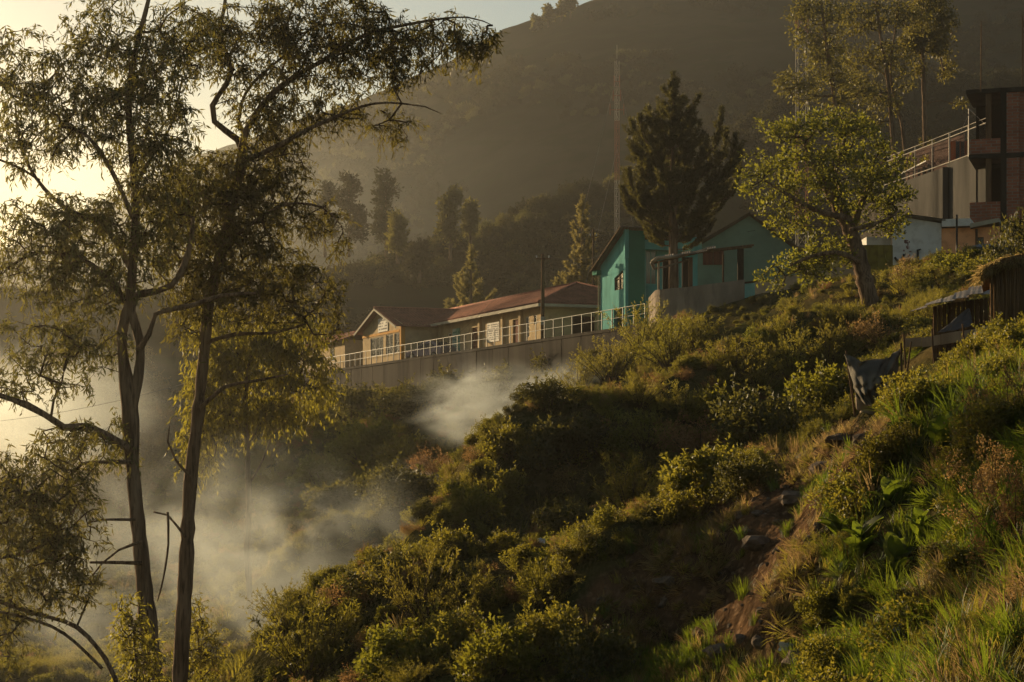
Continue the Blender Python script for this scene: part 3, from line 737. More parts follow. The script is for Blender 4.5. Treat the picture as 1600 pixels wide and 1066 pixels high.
mb.prism([(p0.x, p0.y, 7.0), (p1.x, p1.y, 7.0), (p1.x, p1.y, 9.75), (p0.x, p0.y, 9.05)], Vector((0, .2, 0))); mb.build("wall", M['teal_pale'], pb_)
mb = MB(); mb.prism([(p0.x - .1, p0.y - .04, 9.053), (p1.x + .1, p1.y - .04, 9.753), (p1.x + .1, p1.y - .04, 9.86), (p0.x - .1, p0.y - .04, 9.16)], Vector((0, .3, 0))); mb.build("coping", M['concrete'], pb_)

# --- rounded concrete platform with a pergola
tk = empty("rounded_concrete_wall", P(1090, 510, 98), "rounded board-marked concrete wall at the corner of the terrace", "wall")
ctr = Vector((9.3, 99.4, 0)); path = []
for i in range(25):                                                # plan curve: straight run, then a tight turn at the near left corner
    t = i / 24
    if t < 0.42: a = R(180 - 0) ; path.append(Vector((7.35 - 0.0, 103.4 - (t / 0.42) * 4.6, 0)))
    elif t < 0.62: a = R(180 + (t - 0.42) / 0.2 * 82); path.append(Vector((8.55 + 1.2 * math.cos(a), 98.8 + 1.2 * math.sin(a), 0)))
    else: path.append(Vector((8.75, 97.62, 0)).lerp(Vector((11.75, 97.1, 0)), (t - 0.62) / 0.38))
def ztop(i): return 8.42 + 0.42 * max(0, (i / 24 - 0.55)) / 0.45
mb = MB(); pts = []; n = len(path)
for i, p in enumerate(path):
    q = (path[min(i + 1, n - 1)] - path[max(i - 1, 0)]).normalized(); nn = Vector((q.y, -q.x, 0))
    o_ = p - nn * -0.0; inn = p - nn * 0.35 * -1 if False else p + Vector((-q.y, q.x, 0)) * 0.35
    pts += [Vector((o_.x, o_.y, 5.2)), Vector((o_.x, o_.y, ztop(i))), Vector((inn.x, inn.y, ztop(i))), Vector((inn.x, inn.y, 5.2))]
fs = []
for i in range(n - 1):
    for k in range(4): fs.append((i * 4 + k, (i + 1) * 4 + k, (i + 1) * 4 + (k + 1) % 4, i * 4 + (k + 1) % 4))
fs += [(0, 1, 2, 3), tuple((n - 1) * 4 + k for k in (3, 2, 1, 0))]
mb.poly(pts, fs); tw = mb.build("wall", M['concrete_pale'], tk)
mb = MB()
for z in (6.35, 6.95, 7.55, 8.1):                                  # formwork joints
    for i in range(n - 1):
        a, b = path[i], path[i + 1]; q = (b - a).normalized(); nn = Vector((q.y, -q.x, 0))
        mb.obox(a + nn * 0.001 + Vector((0, 0, z + (ztop(i) - 8.42) * 0.8)), b - a, nn * 0.018, (0, 0, 0.035))
mb.build("formwork_ridge", M['concrete_pale'], tk)
fl = MB(); fl.prism([Vector((p.x, p.y, 7.6)) + Vector((0.3, 0.3, 0)) for p in path[::3]] + [Vector((11.7, 103.2, 7.6))], (0, 0, 0.12)); fl.build("platform", M['concrete'], tk)
pg = empty("pergola", P(1090, 450, 99), "weathered pergola with a curling roof edge on the rounded concrete wall", "pergola")
def post(px, D, z0, z1, r, mat, nm="post"):
    p = P(px, 0, D); mb = MB(); mb.tube([(p.x, p.y, z0), (p.x, p.y, z1)], r, 8); return mb.build(nm, M[mat], pg)
def sqpost(px, D, z0, z1, w, mat):
    p = P(px, 0, D); mb = MB(); mb.obox((p.x - w / 2, p.y - w / 2, z0), (w, 0, 0), (0, w, 0), (0, 0, z1 - z0)); return mb.build("post", M[mat], pg)
post(1029, 98.9, 8.4, 9.95, 0.06, 'plank'); sqpost(1071, 100.5, 7.7, 10.3, 0.36, 'concrete'); sqpost(1079, 99.5, 7.7, 10.2, 0.2, 'wood'); sqpost(1157, 98.5, 7.7, 10.55, 0.30, 'concrete'); sqpost(1040, 100.6, 7.7, 10.1, 0.3, 'concrete'); post(1130, 102, 7.7, 10.6, 0.05, 'wood')
edge = [P(1112, 386, 101), P(1085, 396, 99.6), P(1050, 402, 98.8), P(1028, 403, 98.5), P(1018, 410, 98.6), P(1022, 420, 98.9), P(1040, 417, 99.2), P(1075, 406, 99.8)]
mb = MB(); mb.tube(edge[:5], [.05, .07, .09, .10, .09], 8); mb.build("curled_edge", M['plank'], pg, True)
mb = MB(); mb.tube(edge[4:], [.09, .07, .05, .04], 8); mb.build("curled_edge", M['sheet'], pg, True)
mb = MB(); mb.tube([P(1018, 412, 98.8), P(1090, 395, 99.5), P(1175, 385.5, 98.4)], 0.06, 6); mb.build("beam", M['wood'], pg)
mb = MB(); mb.tube([P(1026, 404, 102), P(1100, 392, 102), P(1178, 383, 101.5)], 0.06, 6); mb.build("beam", M['wood'], pg)
rr = random.Random(8)
for k in range(7):
    f0 = k / 7; x0 = 1024 + f0 * 92; yo = 408 - f0 * 17
    a = P(x0, yo, 98.7); b = P(x0 + 15, yo - 2.5, 98.7); c = P(x0 + 15, yo - 6, 102.2); d = P(x0, yo - 3.5, 102.2)
    j = Vector((0, 0, rr.uniform(0.02, .12))); corrugated(a + j, b + j, c + j, d + j, pitch=0.12, amp=0.015).build("roof_sheet", M['sheet'], pg)

# --- right-hand cluster: whitewashed and salmon houses
wh_ = empty("whitewashed_house", P(1430, 415, 95), "whitewashed shed wall with a black hose and painted marks", "house")
VF = Frame(P(1394, 415, 96.5), u=Vector((1, -0.20, 0)).normalized(), m=Vector((0.2, 1, 0)).normalized()); VF.o.z = 8.6
def va(px, fr=VF):
    k = (px - 800) / FPX; o = fr.o; return (k * o.y - o.x) / (fr.u.x - k * fr.u.y)
L1 = va(1471); mb = MB()
mb.prism([VF.p(0, 0, 0), VF.p(L1, 0, 0), VF.p(L1, 0, 2.95), VF.p(va(1415), 0, 3.3), VF.p(0, 0, 2.85)], VF.m * 0.2)
VF.box(mb, 0, .2, .2, 5, 0, 2.8); VF.box(mb, L1 - .2, L1, .2, 5, 0, 2.9); mb.build("wall", M['white'], wh_)
corrugated(VF.p(va(1415), -0.35, 3.42), VF.p(va(1415), 5.2, 3.42), VF.p(L1 + .2, 5.2, 3.10), VF.p(L1 + .2, -0.35, 3.10), thick=0.06).build("roof", M['metal'], wh_)
corrugated(VF.p(va(1415), -0.3, 3.38), VF.p(va(1415), 5.2, 3.38), VF.p(-0.3, 5.2, 2.85), VF.p(-0.3, -0.3, 2.85), thick=0.05).build("roof", M['metal'], wh_)
for px in (1420, 1443, 1458):
    mb = MB(); VF.box(mb, va(px) - .012, va(px) + .012, -0.012, -0.001, 0, 2.95); mb.build("batten", M['white'], wh_)
hs = MB(); a = va(1398); b = va(1413); hs.tube([VF.p(a + (b - a) * t, -0.07, 1.30 - 0.30 * math.sin(math.pi * min(1, t * 1.02)) + 0.14 * t) for t in [i / 10 for i in range(11)]], 0.055, 8)
tag(hs.build("hose", M['black'], None, True), "black hose sagging in a loop on the whitewashed wall", "hose")
hs = MB(); hs.tube([VF.p(va(1434), -0.06, 0.5), VF.p(va(1434), -0.06, 1.62), VF.p(va(1439), -0.06, 1.68)], [0.07, 0.07, 0.03], 8)
tag(hs.build("drain_pipe", M['black'], None, True), "short upright black pipe on the whitewashed wall", "pipe")
gr = random.Random(5); mb = MB()
for k in range(26):
    a = va(gr.uniform(1411, 1420)); z = gr.uniform(0.5, 2.1); VF.box(mb, a, a + gr.uniform(.04, .16), -0.006, -0.0005 - 0.0001 * k, z, z + gr.uniform(.05, .16))
tag(mb.build("painted_mark", surf('faded_red_paint', (0.20, 0.11, 0.10), None), wh_), kind="stuff")
lt = empty("lean_to_roof", P(1360, 372, 97), "pale lean-to roof jutting left of the whitewashed shed", "shed")
corrugated(P(1339, 368, 97), P(1339, 366, 100), P(1378, 343, 100), P(1378, 345, 97), pitch=0.15, amp=0.02, thick=0.04).build("roof", M['metal'], lt)
mb = MB(); c_ = P(1354, 415, 98); mb.obox((c_.x, c_.y, 8.2), (1.25, 0, 0), (0, 1.5, 0), (0, 0, 2.9)); mb.build("wall", M['white'], lt)
so = empty("salmon_house", P(1500, 400, 93), "salmon painted house with pale roof edge under the brick building", "house")
SFm = Frame(VF.p(L1 + 0.004, 0.05, 0), u=Vector((1, -0.34, 0)).normalized(), m=Vector((0.34, 1, 0)).normalized())
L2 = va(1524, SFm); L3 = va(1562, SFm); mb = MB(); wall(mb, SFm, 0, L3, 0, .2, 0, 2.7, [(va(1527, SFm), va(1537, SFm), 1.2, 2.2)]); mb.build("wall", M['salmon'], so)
window(so, SFm, (va(1527, SFm), va(1537, SFm), 1.2, 2.2), 0, cols=2, fm='wood')
mb = MB(); SFm.box(mb, 0.05, va(1517, SFm), -0.32, 4, 2.75, 3.12); mb.build("roof_edge", M['white'], so)
mb = MB(); mb.prism([SFm.p(va(1517, SFm) + .01, -.5, 2.62), SFm.p(L3, -.5, 2.86), SFm.p(L3, -.5, 3.06), SFm.p(va(1517, SFm) + .01, -.5, 2.84)], SFm.m * 4); mb.build("porch_roof", M['fascia'], so)
mb = MB(); SFm.box(mb, L2, L2 + .12, -.05, -.002, 0, 2.6); mb.build("corner_post", M['wood'], so)
pl = MB(); c_ = P(1495, 400, 91); pl.tube([(c_.x, c_.y, 8.0), (c_.x, c_.y, 11.35)], 0.05, 8); tag(pl.build("slim_post", M['black']), "thin dark post in front of the salmon wall", "post")
# olive crate and pale barrier left of the shed
cr = empty("olive_container", P(1372, 418, 92), "olive yellow panelled container beside the leaning tree trunk", "container")
c_ = P(1348, 419, 92); bw = (1394 - 1348) / FPX * 92
mb = MB(); mb.obox((c_.x, c_.y, 8.0), (bw, 0, 0), (0, 1.3, 0), (0, 0, 2.02)); mb.build("body", M['ochrebox'], cr)
for k in range(5):
    mb = MB(); mb.obox((c_.x + bw * k / 4 - .025, c_.y - .05, 8.05), (.05, 0, 0), (0, .048, 0), (0, 0, 1.95)); mb.build("rib", M['ochrebox'], cr)
for z in (8.5, 9.2, 9.98):
    mb = MB(); mb.obox((c_.x, c_.y - .03, z), (bw, 0, 0), (0, .028, 0), (0, 0, .05)); mb.build("rail", M['ochrebox'], cr)
mb = MB(); a = P(1180, 445, 96); b = P(1335, 424, 93); mb.prism([(a.x, a.y, 7.0), (b.x, b.y, 7.0), (b.x, b.y, 9.25), (a.x, a.y, 8.6)], (0.02, .25, 0))
tag(mb.build("pale_barrier_wall", M['plank']), "low pale wall seen through the leaves of the leaning tree", "wall")

# --- concrete retaining wall, mesh fence, brick building
cw = empty("upper_retaining_wall", P(1480, 330, 112), "tall grey concrete wall above the whitewashed shed", "retaining wall")
q0, q1, q2 = P(1395, 280, 124), P(1478, 258, 116), P(1545, 240, 110)
mb = MB(); mb.prism([(q0.x, q0.y, 10), (q1.x, q1.y, 10), (q1.x, q1.y, q1.z - 0.1), (q0.x, q0.y, q1.z - 0.1)], (0.2, .5, 0)); mb.build("panel", M['concrete_grey'], cw)
mb = MB(); mb.prism([(q1.x + .02, q1.y - .12, 10), (q2.x, q2.y - .12, 10), (q2.x, q2.y - .12, q1.z + .05), (q1.x + .02, q1.y - .12, q1.z + .05)], (0.2, .5, 0)); mb.build("panel", M['concrete_grey'], cw)
mb = MB(); mb.obox((q1.x - .3, q1.y - .45, 10), (0.3, -.1, 0), (0.1, 0.4, 0), (0, 0, q1.z - 10.2)); mb.build("buttress", M['concrete_grey'], cw)
yd = MB(); yd.prism([(q0.x, q0.y + .4, q1.z - .1), (q1.x, q1.y + .4, q1.z - .1), (q2.x, q2.y + .4, q1.z - .1), (q2.x + 6, q2.y + 14, q1.z - .1), (q0.x, q0.y + 14, q1.z - .1)], (0, 0, -6.0))
tag(yd.build("upper_yard", M['concrete']), "raised yard behind the mesh fence", "yard", kind="structure")
fe = empty("mesh_fence", P(1450, 270, 116), "pale framed wire mesh fence on top of the grey concrete wall", "fence")
FZ = q1.z + 0.06
fpx = (1380, 1404, 1429, 1456, 1483, 1512, 1545); fp = []
for px in fpx:
    k = (px - 800) / FPX
    a, b = (q0, q1) if px < 1478 else (q1, q2)
    t = (k * a.y - a.x) / ((b.x - a.x) - k * (b.y - a.y)); fp.append(Vector((a.x + (b.x - a.x) * t + .05, a.y + (b.y - a.y) * t + .1, FZ)))
for i, p in enumerate(fp):
    mb = MB(); r = 0.09 if i == 4 else 0.055; mb.obox(p - Vector((r / 2, r / 2, .2)), (r, 0, 0), (0, r, 0), (0, 0, 2.05)); mb.build("post", M['mast_white'], fe)
for i in range(len(fp) - 1):
    for z, nm in ((1.55, "top_bar"), (1.82, "upper_wire"), (0.06, "bottom_bar")):
        mb = MB(); mb.tube([fp[i] + Vector((0, 0, z)), fp[i + 1] + Vector((0, 0, z))], 0.02 if nm == "upper_wire" else 0.03, 6); mb.build(nm, M['mast_white'], fe)
    mb = MB(); v = fp[i + 1] - fp[i]; n_ = int(v.length / 0.16)
    for k in range(-9, n_):
        for sg in (0, 1):
            a_ = max(0, k) / n_; b_ = min(n_, k + 9) / n_
            za = (max(0, k) - k) / 9 * 1.5; zb = (min(n_, k + 9) - k) / 9 * 1.5
            if sg: za, zb = 1.5 - za, 1.5 - zb
            p_, q_ = fp[i] + v * a_ + Vector((0, 0, za + .05)), fp[i] + v * b_ + Vector((0, 0, zb + .05))
            if (q_ - p_).length > .1: mb.tube([p_, q_], 0.004, 3, False)
    mb.build("wire_mesh", M['metal'], fe)
ob = empty("striped_cloth", fp[4] + Vector((.4, .9, 0)), "orange and grey cloth hung behind the mesh fence", "cloth")
for k, (mt, x0, x1) in enumerate((('orange', 0.05, .38), ('bluetarp', .38, .62), ('orange', .62, 1.15))):
    b_ = fp[4] + Vector((0.1, .6, 0)); mb = MB(); n_ = 8; pts = []
    for z in (0.25, 1.4):
        for i in range(n_ + 1): x = x0 + (x1 - x0) * i / n_; pts.append(b_ + Vector((x, -.25 * x + .05 * math.sin(x * 14), z)))
    mb.poly(pts, [(i, i + 1, n_ + 2 + i, n_ + 1 + i) for i in range(n_)]); mb.build("panel", M[mt], ob)
rb = MB(); a_ = fp[2] + Vector((0, 2.6, 0)); b_ = fp[5] + Vector((0.4, 2.6, 0)); rb.prism([a_, b_, b_ + Vector((0, 0, 1.75)), a_ + Vector((0, 0, 1.75))], (0, .25, 0))
tag(rb.build("maroon_shed_wall", M['maroon']), "maroon shed wall behind the mesh fence", "wall")
po = empty("potted_plants", fp[2] + Vector((0, .5, 0)), "pale ledge with small potted plants behind the left fence bay", "planter")
mb = MB(); a_ = fp[1] + Vector((.3, .45, .55)); b_ = fp[3] + Vector((-.3, .45, .55)); mb.obox(a_, b_ - a_, (0, .3, 0), (0, 0, .07)); mb.build("ledge", M['white'], po)
rg = np.random.RandomState(5)
cc = np.array(a_)[None] + rg.rand(160, 1) * (np.array(b_ - a_))[None] + np.c_[rg.rand(160) * .25, rg.rand(160) * .2, .1 + rg.rand(160) * .3]
link("foliage", quad_mesh("foliage", leaf_quads(cc, rg.normal(size=(160, 3)) + np.array([0, 0, 1.]), .16, .09, rg), rg.rand(160), M['shrub']), None, po)
mb = MB(); a_ = fp[1] + Vector((.4, .5, 0)); 
for k in range(6): mb.obox(a_ + (fp[3] - fp[1]) * (k / 7.0), (.16, -.05, 0), (.03, .1, 0), (0, 0, .54))
mb.build("ledge_leg", M['concrete_pale'], po)

bb = empty("brick_building", P(1570, 330, 108), "unfinished red brick building with open floors and bare concrete slabs", "building")
BF = Frame(P(1564, 340, 107), u=Vector((1, -0.33, 0)).normalized(), m=Vector((0.33, 1, 0)).normalized()); BF.o.z = 11.0
def ba(px, b=0.0):
    k = (px - 800) / FPX; o = BF.p(0, b, 0); return (k * o.y - o.x) / (BF.u.x - k * BF.u.y)
def bz(py, D=106.0): return (710 - py) / FPX * D - 11.0
mb = MB(); BF.box(mb, 0.30, ba(1593), 0.0, 0.25, bz(238), bz(140)); mb.build("brick_panel", M['brick'], bb)
mb = MB(); BF.box(mb, 0.30, ba(1593), 0.0, 0.25, -1.5, bz(243)); mb.build("brick_panel", M['brick'], bb)
mb = MB(); BF.box(mb, ba(1593) - .25, ba(1593), 0.252, 5.0, -1.5, bz(139)); mb.build("side_wall", M['brick'], bb)
mb = MB(); BF.box(mb, ba(1593) + .002, ba(1593) + 4, .25, .5, -1.5, bz(136)); mb.build("side_wall", M['brick'], bb)
mb = MB(); BF.box(mb, -0.02, 0.30, -.03, .28, -1.5, bz(137)); mb.build("column", M['concrete'], bb)
for z in (bz(241), bz(138)):
    mb = MB(); BF.box(mb, -1.75 if z < bz(200) else -1.9, ba(1593) + .3, -.06, 4.5, z - 0.02, z + 0.2); mb.build("floor_slab", M['concrete'], bb)
for z0, z1 in ((bz(343), bz(311)), (bz(240) + .2, bz(211))):
    mb = MB(); BF.box(mb, -1.7, -0.03, .0, .2, z0, z1); mb.build("parapet", M['brick'], bb)
    mb = MB(); BF.box(mb, -1.7, -1.5, .202, 4, z0, z1); mb.build("parapet", M['brick'], bb)
for z0, z1 in ((bz(311), bz(241) - .02), (bz(211), bz(138) - .02)):
    mb = MB(); BF.box(mb, -0.85, -0.55, .22, .5, z0 - .9, z1); mb.build("inner_column", M['wood'], bb)
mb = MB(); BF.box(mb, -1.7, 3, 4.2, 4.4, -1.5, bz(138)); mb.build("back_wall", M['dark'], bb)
mb = MB()
for k in range(5):
    c0 = BF.p(-0.1 - 0.03 * k, .1 * (k % 3), bz(137)); mb.tube([c0 + Vector((-1.0 + (.02 * k), 0, 0)), c0 + Vector((-1.0 + (.03 * k), 0, 3.9 - .12 * k))], 0.022, 5)
mb.build("rebar", M['wood'], bb)
mb = MB()
for k in range(4): c0 = BF.p(ba(1597), .1 * k, bz(137)); mb.tube([c0, c0 + Vector((0.02 * k, 0, 4.2 - .1 * k))], 0.022, 5)
mb.build("rebar", M['wood'], bb)
mb = MB(); c0 = P(1514, 245, 112); c1 = P(1514, 170, 112); mb.tube([c0, c1], .035, 6); mb.tube([c1, P(1540, 195, 111)], .025, 5); mb.tube([P(1514, 178, 112), P(1500, 208, 112)], .02, 5)
tag(mb.build("scaffold_prop", M['metal']), "thin grey pole with a slanting brace beside the brick building", "pole")
# ------------------------------------------------------------------ trees
def resample(pl, step):
    """pl: list of (Vector, radius) -> finer list along a smooth curve"""
    pts = [p for p, r in pl]; rad = [r for p, r in pl]; out = []
    n = len(pts)
    for i in range(n - 1):
        p0 = pts[max(i - 1, 0)]; p1 = pts[i]; p2 = pts[i + 1]; p3 = pts[min(i + 2, n - 1)]
        k = max(1, int((p2 - p1).length / step))
        for j in range(k):
            t = j / k
            q = 0.5 * ((2 * p1) + (p2 - p0) * t + (2 * p0 - 5 * p1 + 4 * p2 - p3) * t * t + (3 * p1 - p0 - 3 * p2 + p3) * t ** 3)
            out.append((q, rad[i] * (1 - t) + rad[i + 1] * t))
    out.append((pts[-1], rad[-1])); return out

def grow(limbs, blobs, count, rng, step=0.5, r0=0.006, min_up=0.0):
    """joins points scattered in the foliage masses to the limbs by ever finer branches"""
    pos, par, rad, fixed = [], [], [], []
    for pl in limbs:
        last = -1
        for q, r in resample(pl, step):
            pos.append(np.array(q)); par.append(last); rad.append(r); fixed.append(True); last = len(pos) - 1
    att = []
    vol = np.array([b[1] * b[2] * b[3] for b in blobs]) ** 0.75; vol = vol / vol.sum()
    for k in rng.choice(len(blobs), size=count, p=vol):
        c, rx, ry, rz = blobs[k]; d = unit(rng.normal(size=3)); f = rng.uniform(0.15, 1.0) ** 0.45
        att.append(np.array(c) + d * f * np.array([rx, ry, rz]))
    att = np.array(att)
    base = np.array(pos)
    dist = np.min(np.linalg.norm(att[:, None] - base[None], axis=-1), axis=1)
    P_ = np.zeros((len(pos) + count * 4, 3)); P_[:len(pos)] = base; n = len(pos)
    ends = []
    for i in np.argsort(dist):
        a = att[i]; d = np.linalg.norm(P_[:n] - a, axis=1)
        j = int(np.argmin(d + 0.25 * np.maximum(P_[:n, 2] - a[2], 0))); b = P_[j]; L = np.linalg.norm(a - b)
        k = int(min(3, max(1, L / (step * 0.9)))); last = j
        bend = rng.normal(size=3) * 0.12 * L; bend[2] = abs(bend[2]) * 0.9
        for m in range(1, k + 1):
            t = m / k; q = b + (a - b) * t + bend * math.sin(math.pi * t)
            P_[n] = q; pos.append(q); par.append(last); rad.append(0.0); fixed.append(False); last = n; n += 1
        ends.append(last)
    acc = [0.0] * n
    for e in ends: acc[e] += r0 ** 2.2
    for i in range(n - 1, -1, -1):
        if not fixed[i]:
            rad[i] = max(r0, acc[i] ** (1 / 2.2))
            if par[i] >= 0 and not fixed[par[i]]: acc[par[i]] += acc[i]
    return np.array(pos), par, rad, fixed, ends

def hang_leaves(ends_p, dirs, rng, twigs=3, tw_len=0.6, leaves=10, ll=0.14, lw=0.025, droop=1.2, spread=0.5):
    """weeping twigs with leaves hanging off them"""
    B, Dv, Ls = [], [], []; T = []
    n = len(ends_p)
    for _ in range(twigs):
        d = unit(dirs * 0.5 + rng.normal(size=(n, 3)) * 0.7); L = tw_len * rng.uniform(0.5, 1.3, (n, 1))
        prev = ends_p
        steps = leaves
        for k in range(1, steps + 1):
            t = k / steps
            p = ends_p + d * L * t + np.array([0, 0, -1]) * droop * L * t * t * 0.6
            if k % max(1, steps // 2) == 0: T.append((prev, p)); prev = p
            B.append(p + rng.normal(size=(n, 3)) * 0.02)
            Dv.append(np.array([0, 0, -droop]) + rng.normal(size=(n, 3)) * spread + d * 0.35); Ls.append(ll * rng.uniform(0.6, 1.25, n))
    B = np.concatenate(B); Dv = np.concatenate(Dv); Ls = np.concatenate(Ls)
    return leaf_quads(B, Dv, Ls, lw * Ls / ll, rng), T

def ball_leaves(ends_p, rng, per, rad, ll, lw, flat=0.75, up=0.3):
    n = len(ends_p); k = n * per
    c = np.repeat(ends_p, per, 0); o = unit(rng.normal(size=(k, 3))) * (rng.rand(k, 1) ** 0.5) * rad * np.array([1, 1, flat])
    d = o / rad + rng.normal(size=(k, 3)) * 0.6 + np.array([0, 0, up])
    Ls = ll * rng.uniform(0.6, 1.3, k)
    return leaf_quads(c + o, d, Ls, lw * Ls / ll, rng)

def sticks(pos, par, rad, fixed, extra=(), r_tw=0.004):
    """thin three-sided branches for all grown edges"""
    a, b, ra, rb_ = [], [], [], []
    for i in range(len(pos)):
        if not fixed[i] and par[i] >= 0:
            a.append(pos[par[i]]); b.append(pos[i]); ra.append(rad[i] if fixed[par[i]] else min(rad[par[i]], rad[i] * 1.6)); rb_.append(rad[i])
    for p, q in extra:
        a += list(p); b += list(q); ra += [r_tw] * len(p); rb_ += [r_tw * 0.6] * len(p)
    a = np.array(a); b = np.array(b); ra = np.array(ra)[:, None]; rb_ = np.array(rb_)[:, None]
    t = unit(b - a); ref = np.where(np.abs(t[:, 2:]) < 0.9, np.array([[0, 0, 1.0]]), np.array([[1.0, 0, 0]])); n1 = unit(np.cross(t, ref)); n2 = np.cross(t, n1)
    V = []; 
    for ang in (0, 2.094, 4.189):
        o = n1 * math.cos(ang) + n2 * math.sin(ang); V.append(a + o * ra); V.append(b + o * rb_)
    V = np.stack(V, 1)      # (N,6,3): a0 b0 a1 b1 a2 b2
    N_ = len(a); F = np.array([[0, 2, 3, 1], [2, 4, 5, 3], [4, 0, 1, 5]])
    faces = (np.arange(N_)[:, None, None] * 6 + F[None]).reshape(-1, 4)
    return V.reshape(-1, 3), faces

def mesh_np(name, V, F4, mat, smooth=False):
    me = bpy.data.meshes.new(name); me.vertices.add(len(V)); me.vertices.foreach_set("co", np.ascontiguousarray(V, dtype=np.float32).ravel())
    me.loops.add(F4.size); me.loops.foreach_set("vertex_index", F4.ravel().astype(np.int32))
    me.polygons.add(len(F4)); me.polygons.foreach_set("loop_start", np.arange(0, F4.size, 4, dtype=np.int32)); me.update(calc_edges=True)
    if smooth: me.polygons.foreach_set("use_smooth", [True] * len(F4))
    if mat: me.materials.append(mat)
    return me

def bark_tube(mb, pl, rng, sides=10, step=0.22, lump=0.075):
    pts = resample(pl, step); mb2 = MB(); mb2.tube([p for p, r in pts], [r * (1 + lump * rng.normal()) for p, r in pts], sides)
    mb.poly(mb2.v, mb2.f)

def limb_px(lst, D, dd=0.0):
    """polyline given as photo columns/rows, a distance and radii"""
    out = []
    for q in lst:
        px, py, r = q[:3]; d = D + (q[3] if len(q) > 3 else 0) + dd; out.append((P(px, py, d), r))
    return out
def blob_px(lst, D, depth=1.0):
    out = []
    for q in lst:
        px, py, rx, ry = q[:4]; d = D + (q[4] if len(q) > 4 else 0); k = d / FPX
        out.append((P(px, py, d), rx * k, max(rx, ry) * k * depth, ry * k))
    return out

def make_tree(name, base, limbs, blobs, count, seed, label, cat, mat, style='hang', step=0.4, bark='bark', leafargs=None, r0=0.006, group=None, slim=1):
    rng = np.random.RandomState(seed)
    root = empty(name, base, label, cat, group)
    mb = MB()
    if slim != 1: limbs = [[(p, r * (1 if i == 0 else slim)) for p, r in pl] for i, pl in enumerate(limbs)]
    for i, pl in enumerate(limbs): bark_tube(mb, pl, rng, 14 if i == 0 else 8)
    mb.build("trunk", M[bark], root, True)
    pos, par, rad, fixed, ends = grow(limbs, blobs, count, rng, step, r0)
    e = pos[ends]; pd = unit(e - pos[[par[i] if par[i] >= 0 else i for i in ends]] + 1e-6)
    la = leafargs or {}
    if style == 'hang': Q, T = hang_leaves(e, pd, rng, **la)
    else: Q = ball_leaves(e, rng, **la); T = []
    V, F = sticks(pos, par, rad, fixed, T)
    tag(link("branches", mesh_np("branches", V, F, M['twig']), None, root), kind="stuff")
    link("crown", quad_mesh("crown", Q, rng.rand(len(Q)), M[mat]), None, root)
    return root

# --- the two tall eucalyptus trees on the left and the low branch beside them
DA, DB, DC = 36.0, 38.0, 33.0
LA = [limb_px([(246,1190,0.197),(240,1066,0.181),(224,900,0.147),(208,740,0.139),(203,640,0.160),(196,585,0.118),(190,520,0.097),(203,470,0.088),(208,400,0.084),(212,310,0.076),(201,165,0.067),(212,80,0.050),(232,0,0.038),(244,-70,0.021)], DA),
      limb_px([(204,650,.13),(216,590,.12),(219,537,.11),(205,485,.10),(209,463,.095),(268,446,.08),(294,395,.06),(302,340,.045)], DA, -.05),
      limb_px([(219,545,.07),(233,522,.07),(243,491,.065),(304,476,.055),(345,462,.045),(400,458,.03)], DA, -.25),
      limb_px([(203,702,.11),(165,680,.10),(128,667,.095),(100,668,.085),(70,648,.08),(40,632,.075),(0,618,.07),(-40,600,.06)], DA, -.2),
      limb_px([(80,650,.035),(84,625,.03),(96,600,.024),(100,580,.015)], DA, -.25),
      limb_px([(205,722,.055),(165,722,.045),(128,725,.04),(108,745,.035),(94,772,.02)], DA, -.3),
      limb_px([(202,480,.09),(170,440,.075),(130,405,.06),(60,395,.045),(10,420,.03)], DA, .1),
      limb_px([(208,340,.07),(190,300,.06),(167,253,.055),(137,213,.045),(112,200,.03)], DA, -.3),
      limb_px([(204,420,.08),(167,358,.065),(101,324,.055),(56,278,.045),(30,220,.035),(24,160,.02)], DA, .3),
      limb_px([(62,282,.035),(30,262,.03),(0,250,.025),(-30,235,.02)], DA, .3),
      limb_px([(206,300,.05),(240,240,.04),(270,190,.03),(285,120,.02)], DA, .4),
      limb_px([(212,812,.04),(180,812,.033),(142,816,.02),(140,845,.012)], DA, -.25), limb_px([(222,880,.05),(180,879,.04),(140,879,.03)], DA, -.25),
      limb_px([(222,846,.04),(185,860,.03),(160,880,.025),(140,905,.015)], DA, -.35)]
BA = blob_px([(40,110,62,70),(55,180,75,65),(20,230,45,45),(100,205,40,50),(165,45,70,60),(175,110,80,60),(150,170,60,55),(205,200,85,65),(250,110,60,80),(285,40,60,55),(255,190,60,60),(110,335,75,38),(70,385,75,45),(150,380,85,60),(220,330,70,55),(40,440,60,40),(130,450,80,45),(215,420,55,50),(70,530,75,45),(20,590,50,40),(150,540,60,40),(255,270,60,55),(270,350,50,50),(100,590,45,35),(20,330,25,30),(110,690,50,35),(185,690,25,45)], DA)
make_tree("eucalyptus_tree", P(246, 1190, DA), LA, BA, 1450, 21, "tall forked eucalyptus, leftmost of the two bare trunks, limb reaching left", "tree", 'euc', slim=.78, leafargs=dict(twigs=3, tw_len=.30, leaves=8, ll=.14, lw=.031, droop=.8, spread=.65), r0=.0055)
